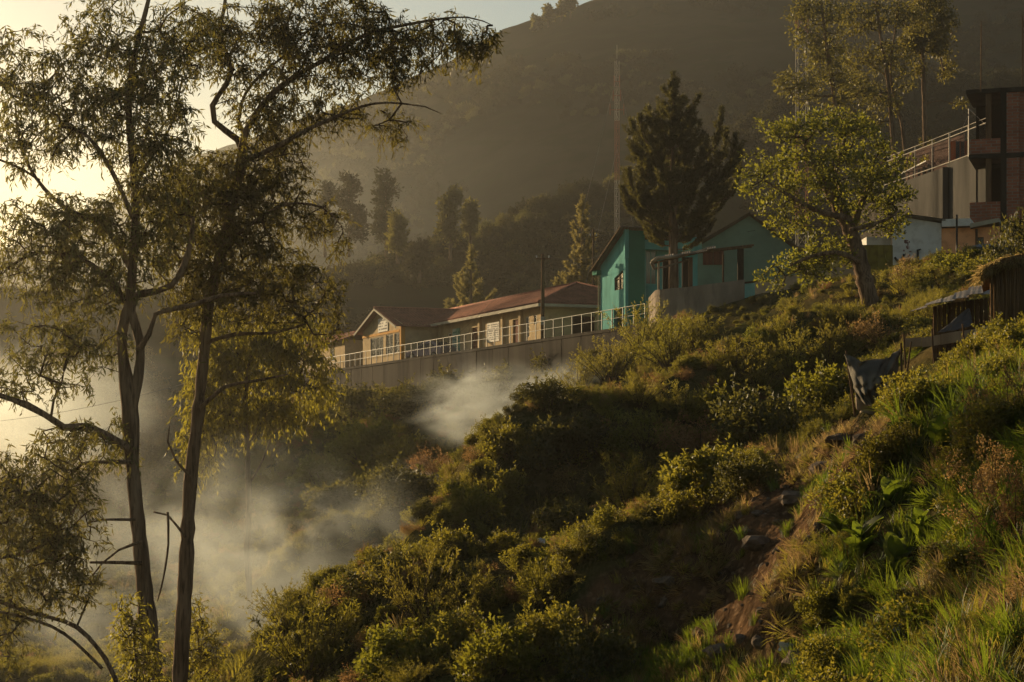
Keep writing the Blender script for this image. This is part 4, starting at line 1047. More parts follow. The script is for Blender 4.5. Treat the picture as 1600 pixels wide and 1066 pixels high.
LB = [limb_px([(276,1190,0.172),(281,1066,0.163),(290,900,0.142),(297,760,0.129),(308,660,0.120),(318,560,0.112),(327,470,0.107),(345,400,0.103),(362,320,0.103),(378,250,0.107),(380,228,0.103)], DB),
      limb_px([(380,235,.09),(371,218,.085),(335,190,.08),(332,165,.075),(361,113,.065),(344,55,.055),(352,0,.045),(350,-60,.02)], DB, .05),
      limb_px([(378,232,.10),(384,205,.085),(416,157,.075),(460,120,.07),(503,96,.06),(568,56,.05),(655,35,.035),(730,27,.022),(770,40,.010)], DB, -.2),
      limb_px([(380,240,.08),(391,248,.07),(452,218,.06),(503,192,.05),(584,162,.03),(665,167,.016),(690,178,.007)], DB, -.4),
      limb_px([(384,215,.06),(372,190,.05),(378,160,.045),(395,130,.04),(440,90,.03),(480,50,.02)], DB, .5),
      limb_px([(350,385,.06),(400,345,.05),(447,319,.04),(503,324,.025),(533,352,.010)], DB, -.3),
      limb_px([(330,470,.05),(290,420,.045),(262,370,.04),(250,320,.025)], DB, .3),
      limb_px([(312,640,.06),(350,605,.045),(400,595,.035),(450,585,.02)], DB, -.2), limb_px([(322,535,.05),(370,522,.045),(430,520,.035),(480,505,.02)], DB, -.1),
      limb_px([(290,840,.03),(262,805,.028),(240,800,.02)], DB, -.2),
      limb_px([(297,745,.035),(275,720,.03),(262,690,.022),(265,665,.012)], DB, -.25), limb_px([(262,800,.034),(263,850,.03),(255,905,.024),(246,940,.012)], DB, -.3)]
BB = blob_px([(330,70,60,55),(395,30,75,45),(470,30,75,40),(550,30,65,35),(610,55,60,35),(670,62,50,28),(735,62,38,26),(640,95,40,26),(555,90,55,40),(490,90,65,45),(430,110,65,50),(400,170,55,45),(445,190,60,45),(405,255,80,45),(350,280,85,50),(330,330,90,55),(390,340,80,55),(300,385,75,50),(370,400,80,50),(455,290,45,42),(490,345,38,38),(528,372,14,34),(530,165,50,32),(600,190,32,26),(628,205,18,24),(430,420,60,45),(480,455,60,45),(410,480,60,40),(330,440,60,45),(300,480,55,55),(500,500,40,30),(270,310,55,45),(620,120,12,45),(350,120,30,40),(755,60,30,28),(700,45,45,25),(735,80,25,25),(590,75,50,30)], DB)
make_tree("eucalyptus_tree", P(276, 1190, DB), LB, BB, 1750, 22, "tall eucalyptus with the straighter trunk and a long limb arching across the sky", "tree", 'euc', slim=.78, leafargs=dict(twigs=3, tw_len=.30, leaves=8, ll=.14, lw=.031, droop=.8, spread=.65), r0=.0055)
LC = [limb_px([(-90,1230,.16),(-70,1000,.14),(-60,880,.12),(-50,800,.08)], DC),
      limb_px([(185,1075,.05),(165,1030,.055),(120,980,.05),(60,960,.045),(0,940,.04),(-60,905,.05)], DC, .1), limb_px([(160,1045,.035),(100,990,.035),(40,965,.03),(-40,950,.03)], DC, -.2),
      limb_px([(-55,840,.05),(0,800,.04),(50,770,.03),(90,730,.015)], DC), limb_px([(-60,880,.05),(10,870,.04),(70,850,.03),(120,790,.02)], DC, -.3)]
BC = blob_px([(60,745,70,40),(20,800,55,50),(90,800,60,45),(40,860,65,50),(105,850,45,40),(15,930,50,45),(90,910,60,40),(120,700,40,35),(10,1000,25,30)], DC)
make_tree("eucalyptus_tree", P(-90, 1230, DC), LC, [(c, a * 1.25, b * 1.2, d * 1.2) for c, a, b, d in BC], 370, 23, "eucalyptus at the left edge, only its low weeping foliage and drooping boughs show", "tree", 'euc', slim=.78, leafargs=dict(twigs=3, tw_len=.30, leaves=8, ll=.14, lw=.031, droop=.8, spread=.65))
LD = [limb_px([(393,960,.11),(386,860,.10),(389,790,.095),(387,720,.09),(384,620,.07),(395,540,.05),(410,480,.03)], 62), limb_px([(387,700,.05),(420,640,.035),(470,590,.02)], 62), limb_px([(386,680,.05),(350,630,.035),(320,590,.02)], 62), limb_px([(388,760,.04),(410,720,.03),(425,680,.02)], 62)]
BD = blob_px([(400,560,85,45),(470,575,52,42),(340,580,50,50),(385,640,80,35),(320,640,35,55),(450,520,70,40),(310,700,28,60),(430,640,50,30),(500,610,28,26),(350,520,60,40)], 62)
make_tree("slender_tree", P(388, 960, 62), LD, BD, 760, 24, "slender yellow-green young tree right of the two tall trunks", "tree", 'euc_y', leafargs=dict(twigs=3, tw_len=.5, leaves=8, ll=.2, lw=.05), r0=.006)
for k, (px, py, lab) in enumerate(((212, 1010, "leafy sapling rising just left of the bare tall trunks' feet"), (312, 1025, "leafy sapling between the straight eucalyptus trunk and the ravine"))):
    D = 34.5 if k == 0 else 40
    make_tree("sapling", P(px, 1150, D), [limb_px([(px, 1150, .03), (px + 2, 1060, .025), (px - 4, 980, .012)], D)], blob_px([(px, 1010, 32, 45), (px + 12, 1050, 35, 30), (px - 10, 960, 20, 30)], D), 130, 30 + k, lab, "sapling", 'euc_y', leafargs=dict(twigs=2, tw_len=.3, leaves=7, ll=.11, lw=.03, droop=.6))

# --- leaning broad-leaved tree on the slope
DL = 80.0
LL = [limb_px([(1366,500,.48),(1357,462,.38),(1343,405,.33),(1328,360,.30),(1310,325,.25),(1292,295,.20),(1270,255,.13),(1255,215,.08)], DL),
      limb_px([(1330,365,.16),(1345,320,.14),(1365,280,.10),(1385,245,.06)], DL, .5), limb_px([(1318,340,.14),(1280,330,.11),(1240,310,.08),(1200,285,.05)], DL, -.6), limb_px([(1295,300,.12),(1310,255,.09),(1320,215,.06)], DL, .6),
      limb_px([(1345,410,.12),(1310,395,.10),(1270,400,.08),(1235,415,.05)], DL, -.8), limb_px([(1328,360,.1),(1380,345,.07),(1405,330,.04)], DL, -.8)]
BL = blob_px([(1205,200,24,18),(1245,205,42,28),(1300,195,48,26),(1350,215,45,32),(1385,250,38,30),(1200,255,38,24),(1175,285,30,22),(1250,265,58,36),(1320,270,60,40),(1385,300,40,32),(1415,300,18,16),(1220,315,45,26),(1290,330,45,24),(1360,340,45,28),(1395,345,28,24),(1235,355,35,16),(1290,385,42,26),(1235,410,36,24),(1205,440,26,18),(1270,425,40,20),(1320,400,28,20)], DL)
make_tree("leaning_tree", P(1366, 480, DL), LL, BL, 640, 25, "broad-leaved tree with dark leaning trunk and golden-green crown beside the whitewashed shed", "tree", 'broad', style='ball', leafargs=dict(per=20, rad=.33, ll=.16, lw=.085), r0=.012, step=.5)
# --- tall eucalyptus trees above the upper wall
DR = 138.0
for k, (lab, limbs, blobs) in enumerate((
    ("tall eucalyptus left of the group above the mesh fence, in front of the lattice tower", [[(1315,330,.22),(1312,230,.2),(1302,140,.16),(1290,60,.11),(1280,-20,.06)], [(1303,150,.09),(1265,150,.06),(1235,145,.03)], [(1295,80,.08),(1260,40,.05),(1245,10,.03)]],
     [(1262,20,36,28),(1300,15,40,30),(1250,55,28,18),(1300,70,40,36),(1235,130,30,22),(1255,145,36,20),(1285,110,40,30),(1330,140,40,34),(1310,170,34,24),(1275,80,30,20)]),
    ("tall eucalyptus with two pale stems in the middle of the group above the mesh fence", [[(1402,330,.2),(1396,230,.18),(1388,130,.15),(1375,50,.11),(1365,-30,.06)], [(1418,300,.14),(1410,200,.13),(1392,120,.1),(1400,40,.07),(1410,-30,.04)], [(1386,120,.08),(1350,90,.05)]],
     [(1340,30,42,34),(1385,20,44,32),(1425,30,36,30),(1350,90,46,34),(1395,90,40,34),(1345,140,36,26),(1380,160,34,26),(1360,190,26,18),(1410,130,20,20),(1340,200,20,16)]),
    ("tall eucalyptus with one straight pale trunk, nearest the brick building", [[(1447,330,.22),(1446,230,.2),(1443,120,.17),(1440,40,.13),(1436,-40,.07)], [(1442,60,.07),(1470,40,.05),(1488,50,.02)]],
     [(1450,15,38,30),(1475,35,26,34),(1440,60,38,28),(1470,75,22,22),(1480,108,10,22),(1450,225,10,12),(1434,105,14,18),(1420,70,24,22),(1500,160,12,6)]))):
    make_tree("eucalyptus_tree", P(limbs[0][0][0], 330, DR + k * 3), [limb_px(l, DR + k * 3, 0.4 * i) for i, l in enumerate(limbs)], blob_px([(b[0], b[1], b[2] * .85, b[3] * .8) for b in blobs], DR + k * 3), 430, 40 + k, lab, "tree", 'euc', style='ball', leafargs=dict(per=14, rad=.5, ll=.26, lw=.11, up=-.4), r0=.014, step=.9, group="eucalyptus trees above the mesh fence")

# --- conifers
def conifer(name, px, py_top, D, zb, start, wid, seed, label, mat, nb=70, up=0.9, dens=1.0, nl=0.2, lean=0.0, candles=()):
    rng = np.random.RandomState(seed); top = P(px, py_top, D); h = top.z - zb; base = Vector((top.x, D, zb)); root = empty(name, base, label, "tree")
    mb = MB(); trunk = [(base.lerp(top, t), (0.024 * h) * (1 - t) ** 0.8 + 0.015) for t in [i / 8 for i in range(9)]]; bark_tube(mb, trunk, rng, 10, .5)
    B, Dv = [], []; Wg = []
    def brush(pts, r, n):
        pts = np.array(pts); seg = np.linalg.norm(np.diff(pts, axis=0), axis=1); L = seg.sum(); k = max(4, int(L * n * dens))
        t = np.sort(rng.rand(k)) * (len(pts) - 1); i = np.minimum(t.astype(int), len(pts) - 2); f = (t - i)[:, None]
        p = pts[i] * (1 - f) + pts[i + 1] * f; ax = unit(pts[i + 1] - pts[i])
        o = unit(np.cross(ax, rng.normal(size=(k, 3)))); B.append(p + o * r * rng.rand(k, 1) * 0.35); Dv.append(o * 1.0 + ax * rng.uniform(0.5, 1.6, (k, 1)) + rng.normal(size=(k, 3)) * .15)
    brush([tuple(base.lerp(top, t)) for t in (0.80, .86, .92, 1.0)], .25, 190)
    for i in range(nb):
        f = (i + rng.rand()) / nb; t = start + (0.97 - start) * f; o = np.array(base.lerp(top, t)); L = wid(f) * rng.uniform(.5, 1.2)
        az = i * 2.39996 + rng.normal() * .25; hd = np.array([math.cos(az), math.sin(az), 0.0]); pts = []
        lift = up * rng.uniform(.7, 1.3)
        for s in np.linspace(0, 1, 6): pts.append(o + hd * L * (s - .18 * s * s) + np.array([0, 0, L * (lift * s * s * .75 - .14 * s)]))
        mb.tube(pts, [max(.012, .035 * L * .35 * (1 - s)) for s in np.linspace(0, .95, 6)], 4, False)
        brush(pts[1:], .2, 120)
        ns = int(2 + L * 3.2)
        for j in range(ns):
            s = rng.uniform(.25, .98); q = o + hd * L * (s - .18 * s * s) + np.array([0, 0, L * (lift * s * s * .75 - .14 * s)])
            sd = np.array([-hd[1], hd[0], 0]) * rng.choice([-1, 1]); l2 = L * rng.uniform(.16, .34) * (1.15 - s * .6)
            brush([q, q + sd * l2 * .5 + hd * l2 * .35 + np.array([0, 0, l2 * .15 * up]), q + sd * l2 * .75 + hd * l2 * .7 + np.array([0, 0, l2 * .75 * up])], .16, 120)
    for cpx, cpy, bpx, bpy_, dd in candles:
        a = np.array(P(bpx, bpy_, D + dd * .4)); c = np.array(P(cpx, cpy, D + dd)); m_ = (a + c) / 2 + np.array([(c - a)[0] * .28, 0, -.12 * np.linalg.norm(c - a)])
        pts = [a, m_, m_ * .4 + c * .6 + np.array([(c - a)[0] * .05, 0, 0]), c]; mb.tube(pts, [.07, .05, .03, .012], 5, False); brush(pts, .26, 200)
        for j in range(9):
            s = rng.uniform(.1, .85); q = a * (1 - s) ** 2 + 2 * m_ * s * (1 - s) + c * s * s; e = q + np.array([rng.normal() * .5, rng.normal() * .5, .6]) * (1 - s * .7); brush([q, (q + e) / 2, e], .18, 140)
    mb.build("trunk", M['bark'], root, True)
    B = np.concatenate(B); Dv = np.concatenate(Dv)
    link("crown", quad_mesh("crown", leaf_quads(B, Dv, nl * rng.uniform(.6, 1.2, len(B)), nl * .22, rng), rng.rand(len(B)), M[mat]), None, root)
    return root
conifer("conifer_tree", 1052, 112, 104.5, 7.0, 0.30, lambda f: 4.5 * min(1, .80 + f * .9) * (1 - f) ** 0.85 + .12, 51, "large dark conifer with upswept candle-like boughs in front of the teal house", 'needle', nb=72, up=1.1, dens=1.3, nl=.20,
        candles=((1013,168,1045,220,0),(1000,178,1030,240,-.8),(992,212,1030,275,.6),(1128,168,1085,262,.4),(1150,208,1095,300,-.6),(1135,200,1090,280,1),(982,262,1020,330,0),(972,290,1020,350,.8),(1155,255,1100,330,1.0),(1075,170,1058,230,.5)))
conifer("young_pine", 910, 305, 160, 7.5, 0.25, lambda f: 2.9 * (1 - f) ** .85 + .15, 52, "sunlit young pine beside the utility pole behind the tiled roof", 'needle_dry', nb=52, up=.9, nl=.3, dens=.8)
conifer("young_pine", 736, 383, 172, 7.5, 0.12, lambda f: 3.3 * (1 - f) ** .9 + .15, 53, "sunlit young pine rising behind the middle of the tiled roof", 'needle_dry', nb=46, up=.95, nl=.3, dens=.8)

# --- trees on the far slope
def far_tree(px, py_top, py_base, D, wpx, seed, label, mat, lobes=7, group="trees on the hazy far slope", leaf=.5, per=26):
    rng = np.random.RandomState(seed); h = (py_base - py_top); bl = []
    for i in range(lobes):
        f = i / max(1, lobes - 1); bl.append((px + rng.uniform(-.6, .6) * wpx * (1 - .5 * f), py_base - h * (.25 + .68 * f), wpx * rng.uniform(.35, .6) * (1.1 - .45 * f), h * .16))
    lm = [limb_px([(px, py_base + 12, .25), (px + rng.uniform(-2, 2), py_base - h * .4, .18), (px, py_top + h * .1, .05)], D)]
    return make_tree("hillside_tree", P(px, py_base, D), lm, blob_px(bl, D), 42 + lobes * 6, seed, label, "tree", mat, style='ball', leafargs=dict(per=per, rad=.9, ll=leaf, lw=leaf * .55), r0=.03, step=2.0, group=group)
for k, q in enumerate(((604,265,400,262,30,"tallest dark hazy tree on the slope left of the gabled roof",'scrub'),(545,280,390,275,30,"hazy tree left of the tallest one on the far slope",'scrub'),(508,290,390,285,26,"hazy tree at the left end of the row on the far slope",'scrub'),
                       (704,300,395,250,20,"sunlit loose-crowned tree alone on the far slope above the gable roof",'euc'),(622,335,400,245,14,"small sunlit tree right below the tallest hazy tree",'euc'),(655,385,430,240,24,"bushy tree low on the far slope above the tiled roof",'scrub'),(735,320,370,262,10,"little tree right of the sunlit loose-crowned one",'euc'))):
    far_tree(q[0], q[1], q[2], q[3], q[4], 60 + k, q[5], q[6], lobes=8)
for k, q in enumerate(((857,12,30,9,"lowest single small tree on the mountain skyline"),(838,28,42,6,"tiny shrub-like tree on the skyline below the others"),(878,2,18,10,"small tree in the middle of the skyline clump"),(892,-8,12,9,"small tree on the skyline nearest the top edge"))):
    far_tree(q[0], q[1], q[2] + 6, 508, q[3], 80 + k, q[4], 'darkshrub', lobes=4, group="small trees on the mountain skyline", leaf=.9, per=12)
# --- unseen trees added on the left to shade the flank below the wall
for k, (x_, y_, lab) in enumerate(((-49, 160, "dense added shade tree nearest the viewer in the row beyond the left edge"), (-52, 166, "second dense added shade tree from the viewer beyond the left edge"), (-54, 172, "middle dense added shade tree beyond the left edge"), (-57, 178, "fourth dense added shade tree from the viewer beyond the left edge"), (-59, 184, "farthest dense added shade tree in the row beyond the left edge"))):
    g = on_ground(x_, y_); rg = np.random.RandomState(300 + k); tp = g + Vector((0, 0, 15.5 + rg.rand() * 2))
    make_tree("added_shade_tree", g, [[(g - Vector((0, 0, .3)), .35), (g.lerp(tp, .5) + Vector((.3, 0, 0)), .25), (tp, .06)]],
              [(g.lerp(tp, t) + Vector((rg.normal() * 1.2, rg.normal() * 1.2, 0)), 3.4 * w_, 3.4 * w_, 1.9) for t, w_ in ((.3, .8), (.45, 1.05), (.58, 1.1), (.7, 1.0), (.82, .8), (.93, .5))], 240, 310 + k, lab, "tree", 'darkshrub', style='ball', leafargs=dict(per=26, rad=.9, ll=.42, lw=.26), r0=.02, step=1.2, group="added shade trees on the left bank")
# ------------------------------------------------------------------ masts, poles, wires, cars, huts
def lattice(name, px, py_top, D, zb, w, label, bands, nleg=3, panel=0.8, leg=0.022, brace=0.012):
    top = P(px, py_top, D); root = empty(name, (top.x, D, zb), label, "mast"); H_ = top.z - zb; n = int(H_ / panel)
    cs = [Vector((w * .6 * math.cos(a), w * .6 * math.sin(a), 0)) for a in [2 * math.pi * k / nleg + .4 for k in range(nleg)]]; o = Vector((top.x, D, zb))
    per = max(1, n // bands)
    for s in range(0, n, per):
        mb = MB(); e = min(n, s + per)
        for c in cs: mb.tube([o + c + Vector((0, 0, s * panel)), o + c + Vector((0, 0, e * panel))], leg, 5)
        for j in range(s, e):
            for k in range(nleg):
                a, b = cs[k], cs[(k + 1) % nleg]
                if j % 2: a, b = b, a
                mb.tube([o + a + Vector((0, 0, j * panel)), o + b + Vector((0, 0, (j + 1) * panel))], brace, 4)
                mb.tube([o + cs[k] + Vector((0, 0, j * panel)), o + cs[(k + 1) % nleg] + Vector((0, 0, j * panel))], brace, 4)
        mb.build("section", M['mast_red' if (s // per) % 2 else 'mast_white'], root)
    return root, o, H_
mast, mo, mh = lattice("radio_mast", 964, 92, 140, 7.0, .30, "slim red and white lattice mast with guy wires and small antennas", 5, panel=.62, leg=.019, brace=.009)
mb = MB(); mb.tube([mo + Vector((0, 0, mh)), mo + Vector((0, 0, mh + 1.0))], .02, 5); mb.build("spike", M['mast_white'], mast)
for py, w in ((172, 1.0), (150, .55), (128, .4)):
    c = P(964, py, 140); mb = MB(); mb.tube([c - Vector((w / 2, .1, 0)), c + Vector((w / 2, -.1, 0))], .025, 5)
    for sx in (-.5, .5): mb.tube([c + Vector((w * sx, 0, -.35)), c + Vector((w * sx, 0, .45))], .025, 5)
    mb.build("antenna", M['mast_red'], mast)
for z, dx, dy in ((mh * .95, -5, -1), (mh * .7, -3.5, -1.2), (mh * .95, 5, 3), (mh * .7, 3.5, 4)):
    mb = MB(); mb.tube([mo + Vector((0, 0, z)), mo + Vector((dx, dy, 0.2))], .011, 4, False); mb.build("guy_wire", M['metal'], mast)
lattice("lattice_tower", 1253, 12, 152, 10.0, .95, "wide pale lattice tower half hidden by eucalyptus leaves", 3, nleg=4, panel=1.3, leg=.03, brace=.014)

def pole(name, px, py_top, D, zb, r, label, mat='wood', arms=(), cat="pole"):
    t = P(px, py_top, D); root = empty(name, (t.x, D, zb), label, cat); mb = MB(); mb.tube([(t.x, D, zb), (t.x, D, t.z)], [r, r * .75], 9); mb.build("shaft", M[mat], root, True)
    for dz, w in arms:
        mb = MB(); mb.obox((t.x - w / 2, D - r - .07, t.z - dz), (w, 0, 0), (0, .07, 0), (0, 0, .09)); mb.build("crossarm", M['wood'], root)
        for k in (-.42, 0.42):
            mb = MB(); mb.tube([(t.x + w * k, D - r - .03, t.z - dz + .09), (t.x + w * k, D - r - .03, t.z - dz + .24)], [.035, .05], 6); mb.build("insulator", M['litter'], root)
    return t
pt = pole("utility_pole", 848, 397, 117.5, 6.9, .13, "utility pole with crossarm standing before the tiled roof corner", 'wood', ((.35, .9),))
mb = MB(); t_ = P(848, 480, 117.5); mb.obox((t_.x - .13, 117.2, 7.9), (.28, 0, 0), (0, .18, 0), (0, 0, .5)); mb.build("meter_box", M['metal'], bpy.data.objects["utility_pole"])
pp = pole("utility_pole", 927, 358, 135, 7.0, .10, "short utility pole left of the teal roof peak", 'wood', ((.6, .5),))
def sag(a, b, k, r=.012, n=14):
    mb = MB(); mb.tube([a.lerp(b, i / n) - Vector((0, 0, k * 4 * (i / n) * (1 - i / n))) for i in range(n + 1)], r, 4, False); return mb
tag(sag(pt - Vector((.35, .1, .2)), P(560, 640, 190), .8).build("power_line", M['black']), "thin cable running down left from the utility pole", "cable")
tag(sag(pt + Vector((.35, -.1, -.2)), P(944, 398, 112), .25).build("power_line", M['black']), "thin cable from the utility pole to the teal eave", "cable")
tag(sag(pp, P(1180, 360, 118), .6).build("power_line", M['black']), "thin cable from the short pole behind the conifer", "cable")
tag(sag(P(1240, 352, 98), P(1420, 336, 96), .25, .015).build("power_line", M['black']), "cable slung behind the leaning tree to the whitewashed shed", "cable")
tag(sag(P(-20, 660, 120), P(300, 596, 110), .3, .014).build("power_line", M['metal']), "thin bright wire glinting behind the forked eucalyptus trunk", "cable")

M['carglass'] = surf('tinted_glass', (0.06, 0.06, 0.066), None, rough=0.72)
def car(name, o, ang, label, paint, L=4.2, Wd=1.7, Hh=1.45):
    f = Frame(o, ang); root = empty(name, o, label, "car")
    prof = [(0, .35), (0.02, .72), (.5, .80), (1.05, .88), (1.75, 1.36), (2.2, Hh), (3.0, Hh - .04), (3.65, 1.05), (4.1, .95), (4.18, .40)]
    def loft(pr, ins, nm, mt, sm=True):
        mb = MB(); pts = []; rows = [(-Wd / 2, .10, .0), (-Wd / 2 + .10, 0, .0), (Wd / 2 - .10, 0, 0), (Wd / 2, .10, 0)]
        for y, dz, _ in rows:
            for a, z in pr: k = ins * max(0, (z - .85) / .6); pts.append(f.p(a, y * (1 - k), z - (dz if z > .5 else 0)))
        n = len(pr); fs = []
        for j in range(3):
            for i in range(n): fs.append((j * n + i, j * n + (i + 1) % n, (j + 1) * n + (i + 1) % n, (j + 1) * n + i))
        fs += [tuple(range(n - 1, -1, -1)), tuple(range(3 * n, 4 * n))]
        return mb.poly(pts, fs).build(nm, M[mt], root, False)
    loft(prof, .22, "body", paint)
    for nm, a, b in (("windscreen", (1.10, .93), (1.74, 1.34)), ("rear_window", (3.60, 1.09), (3.05, 1.38))):
        mb = MB(); n = .012; s_ = -1 if nm == "windscreen" else 1
        mb.poly([f.p(a[0] + s_ * .03, -Wd * .38, a[1] + .03), f.p(a[0] + s_ * .03, Wd * .38, a[1] + .03), f.p(b[0] + s_ * .03, Wd * .33, b[1] + .03), f.p(b[0] + s_ * .03, -Wd * .33, b[1] + .03)], [(0, 1, 2, 3)]); mb.build(nm, M['carglass'], root)
    for sd in (-1, 1):
        mb = MB(); y0 = sd * (Wd / 2 * .985 + .004); y1 = sd * (Wd / 2 * .83 + .012)
        mb.poly([f.p(1.4, y0, .97), f.p(3.5, y0, .97), f.p(2.98, y1, 1.28), f.p(1.85, y1, 1.28)], [(0, 1, 2, 3)]); mb.build("side_window", M['carglass'], root)
        for a in (.8, 3.35):
            mb = MB(); mb.tube([f.p(a, sd * (Wd / 2 - .17), .31), f.p(a, sd * (Wd / 2 + .02), .31)], .31, 16); w = mb.build("wheel", M['black'], root)
            mb = MB(); mb.tube([f.p(a, sd * (Wd / 2 + .02), .31), f.p(a, sd * (Wd / 2 + .035), .31)], .19, 12); mb.build("rim", M['metal'], w)
        mb = MB(); mb.obox(f.p(-.012, sd * Wd * .36 - .14, .58), f.m * .28, f.u * .03, (0, 0, .12)); mb.build("headlight", M['carglass'], root)
    return root
cs_ = s_at(690, 1.5)
car("parked_car", W(s_at(647, 1.9), 1.9, ZT), R(-48), "silver car parked behind the railing before the cream building", 'car')
car("parked_car", P(1456, 433, 89), R(-8), "blue-grey car half hidden by weeds below the salmon house", 'carblue')
bpy.context.view_layer.update()

# --- thatched hut at the right edge
D_ = 47.0
th2 = empty("straw_hut", P(1590, 500, D_), "straw-walled hut with a sagging thatch roof at the right edge", "hut")
hF = Frame(P(1550, 505, D_), u=Vector((1, -.12, 0)).normalized(), m=Vector((.27, 1, 0)).normalized()); rg = np.random.RandomState(9)
mb = MB(); hF.box(mb, 0, 2.2, 0, .18, -1.2, 1.35); hF.box(mb, 0, .18, .18, 2.2, -1.2, 1.35); mb.build("wall", M['thatch'], th2)
mb = MB()                                                             # rows of straw bundles standing against the wall
for k in range(44):
    a = k * .05 + rg.uniform(-.01, .01); r = rg.uniform(.022, .036); z0 = rg.uniform(-1.2, -.9); b0 = -.02 - rg.rand() * .03
    mb.tube([hF.p(a, b0, z0), hF.p(a + rg.normal() * .02, b0 - .02, .2), hF.p(a + rg.normal() * .03, b0, 1.3 + rg.uniform(-.1, .06))], [r, r * 1.1, r * .7], 5)
tag(mb.build("straw_bundles", M['thatch'], th2, True), kind="stuff")
rp_ = [(1531, 427, -.4), (1547, 413, -.4), (1570, 403, -.3), (1600, 396, -.2), (1640, 390, -.1)]
mb = MB()
for i in range(len(rp_) - 1):
    a, b = P(rp_[i][0], rp_[i][1], D_ + rp_[i][2]), P(rp_[i + 1][0], rp_[i + 1][1], D_ + rp_[i + 1][2])
    mb.prism([a, b, b + Vector((0, 0, -.26)), a + Vector((0, 0, -.14))], (0.72, 2.6, -.10))
mb.build("roof", M['thatch'], th2)
B = []; 
for k in range(900):
    t = rg.rand() * 3.999; i = int(t); f = t - i; a = np.array(P(rp_[i][0], rp_[i][1], D_ + rp_[i][2] - .03)); b = np.array(P(rp_[i + 1][0], rp_[i + 1][1], D_ + rp_[i + 1][2] - .03)); B.append(a + (b - a) * f + np.array([0, rg.rand() * .5, .06 - rg.rand() * .24]))
B = np.array(B); tag(link("thatch_fringe", quad_mesh("thatch_fringe", leaf_quads(B, np.array([-.4, -.5, -.6]) + rg.normal(size=(900, 3)) * .35, .28, .03, rg), rg.rand(900), M['straw']), None, th2), kind="stuff")

# --- corrugated shed
sd = empty("corrugated_shed", P(1500, 500, 54), "low brown shed under rusty corrugated sheets beside the straw hut", "shed")
rr = random.Random(3)
xs = [1424, 1446, 1468, 1490, 1512, 1534, 1556]
for i in range(6):
    y0 = np.interp([xs[i], xs[i + 1]], [1424, 1480, 1556], [486, 470, 460]); y1 = np.interp([xs[i], xs[i + 1]], [1424, 1500, 1556], [484, 455, 446]); j = rr.uniform(-.03, .05)
    a, b = P(xs[i] - 2, y0[0], 52.6), P(xs[i + 1] + 2, y0[1], 52.6); c, d = P(xs[i + 1] + 4, y1[1], 56), P(xs[i] + 2, y1[0], 56)
    up_ = Vector((0, 0, j + .012 * i)); corrugated(a + up_, b + up_, c + up_, d + up_, pitch=.12, amp=.004, jit=.012, rnd=rr).build("roof_sheet", M['sheet'], sd)
n = 13
for i in range(n):                                                    # plank walls
    x0 = 1458 + (1552 - 1458) * i / n; x1 = 1458 + (1552 - 1458) * (i + 1) / n
    a, b = P(x0 + .5, 530, 53.6), P(x1 - .5, 530, 53.6); yt = np.interp((x0 + x1) / 2, [1424, 1480, 1556], [486, 472, 462]); zt_ = (710 - yt) / FPX * 53.4 - .02
    mb = MB(); mb.obox((a.x, a.y + rr.uniform(-.03, .03), 2.2), (b.x - a.x, 0, 0), (0, .05, 0), (0, 0, zt_ - 2.2)); mb.build("plank", M['wood'], sd)
mb = MB(); a = P(1458, 530, 53.65); mb.obox((a.x, a.y + .08, 2.2), (.60, 2.4, 0), (.05, 0, 0), (0, 0, 1.75)); mb.build("side_wall", M['redwood'], sd)
def sheet_between(name, rows, mat, label, cat, nu=26, nv=20, amp=.03, seed=1, fold=3.0, parent=None):
    """draped cloth: rows of px,py,D points, folds grow towards the middle"""
    rg = np.random.RandomState(seed); rows = [[np.array(P(*q)) for q in r] for r in rows]
    G = np.zeros((nv, nu, 3))
    for i in range(nv):
        t = i / (nv - 1) * (len(rows) - 1); a = min(int(t), len(rows) - 2); f = t - a
        for j in range(nu):
            s = j / (nu - 1); 
            def ev(r):
                u = s * (len(r) - 1); b = min(int(u), len(r) - 2); g = u - b; return r[b] * (1 - g) + r[b + 1] * g
            p = ev(rows[a]) * (1 - f) + ev(rows[a + 1]) * f
            w = math.sin(fold * 2 * math.pi * (s + .22 * math.sin(3 * i / nv))) * amp * (.3 + i / nv) + rg.normal() * amp * .16 + amp * .9 * math.sin(17 * s + 9 * i / nv + 2 * math.sin(11 * i / nv)) + amp * 1.6 * math.sin(5 * s + 7 * i / nv)
            G[i, j] = p + np.array([0, w, w * .3])
    V = G.reshape(-1, 3); ii = np.arange(nu * nv).reshape(nv, nu); F = np.stack([ii[:-1, :-1], ii[:-1, 1:], ii[1:, 1:], ii[1:, :-1]], -1).reshape(-1, 4)
    me = mesh_np(name, V, F, M[mat], True); o = link(name, me, None, parent)
    if label: tag(o, label, cat)
    sol = o.modifiers.new("thickness", 'SOLIDIFY'); sol.thickness = .01
    return o
sheet_between("grey_sheet", [[(1513, 482, 52.9), (1515, 483, 52.9), (1518, 500, 52.9)], [(1464, 521, 52.6), (1490, 517, 52.5), (1520, 508, 52.6)]], 'bluetarp', "grey-blue sheet stretched to a point against the shed planks", "sheet", amp=.015, seed=2)
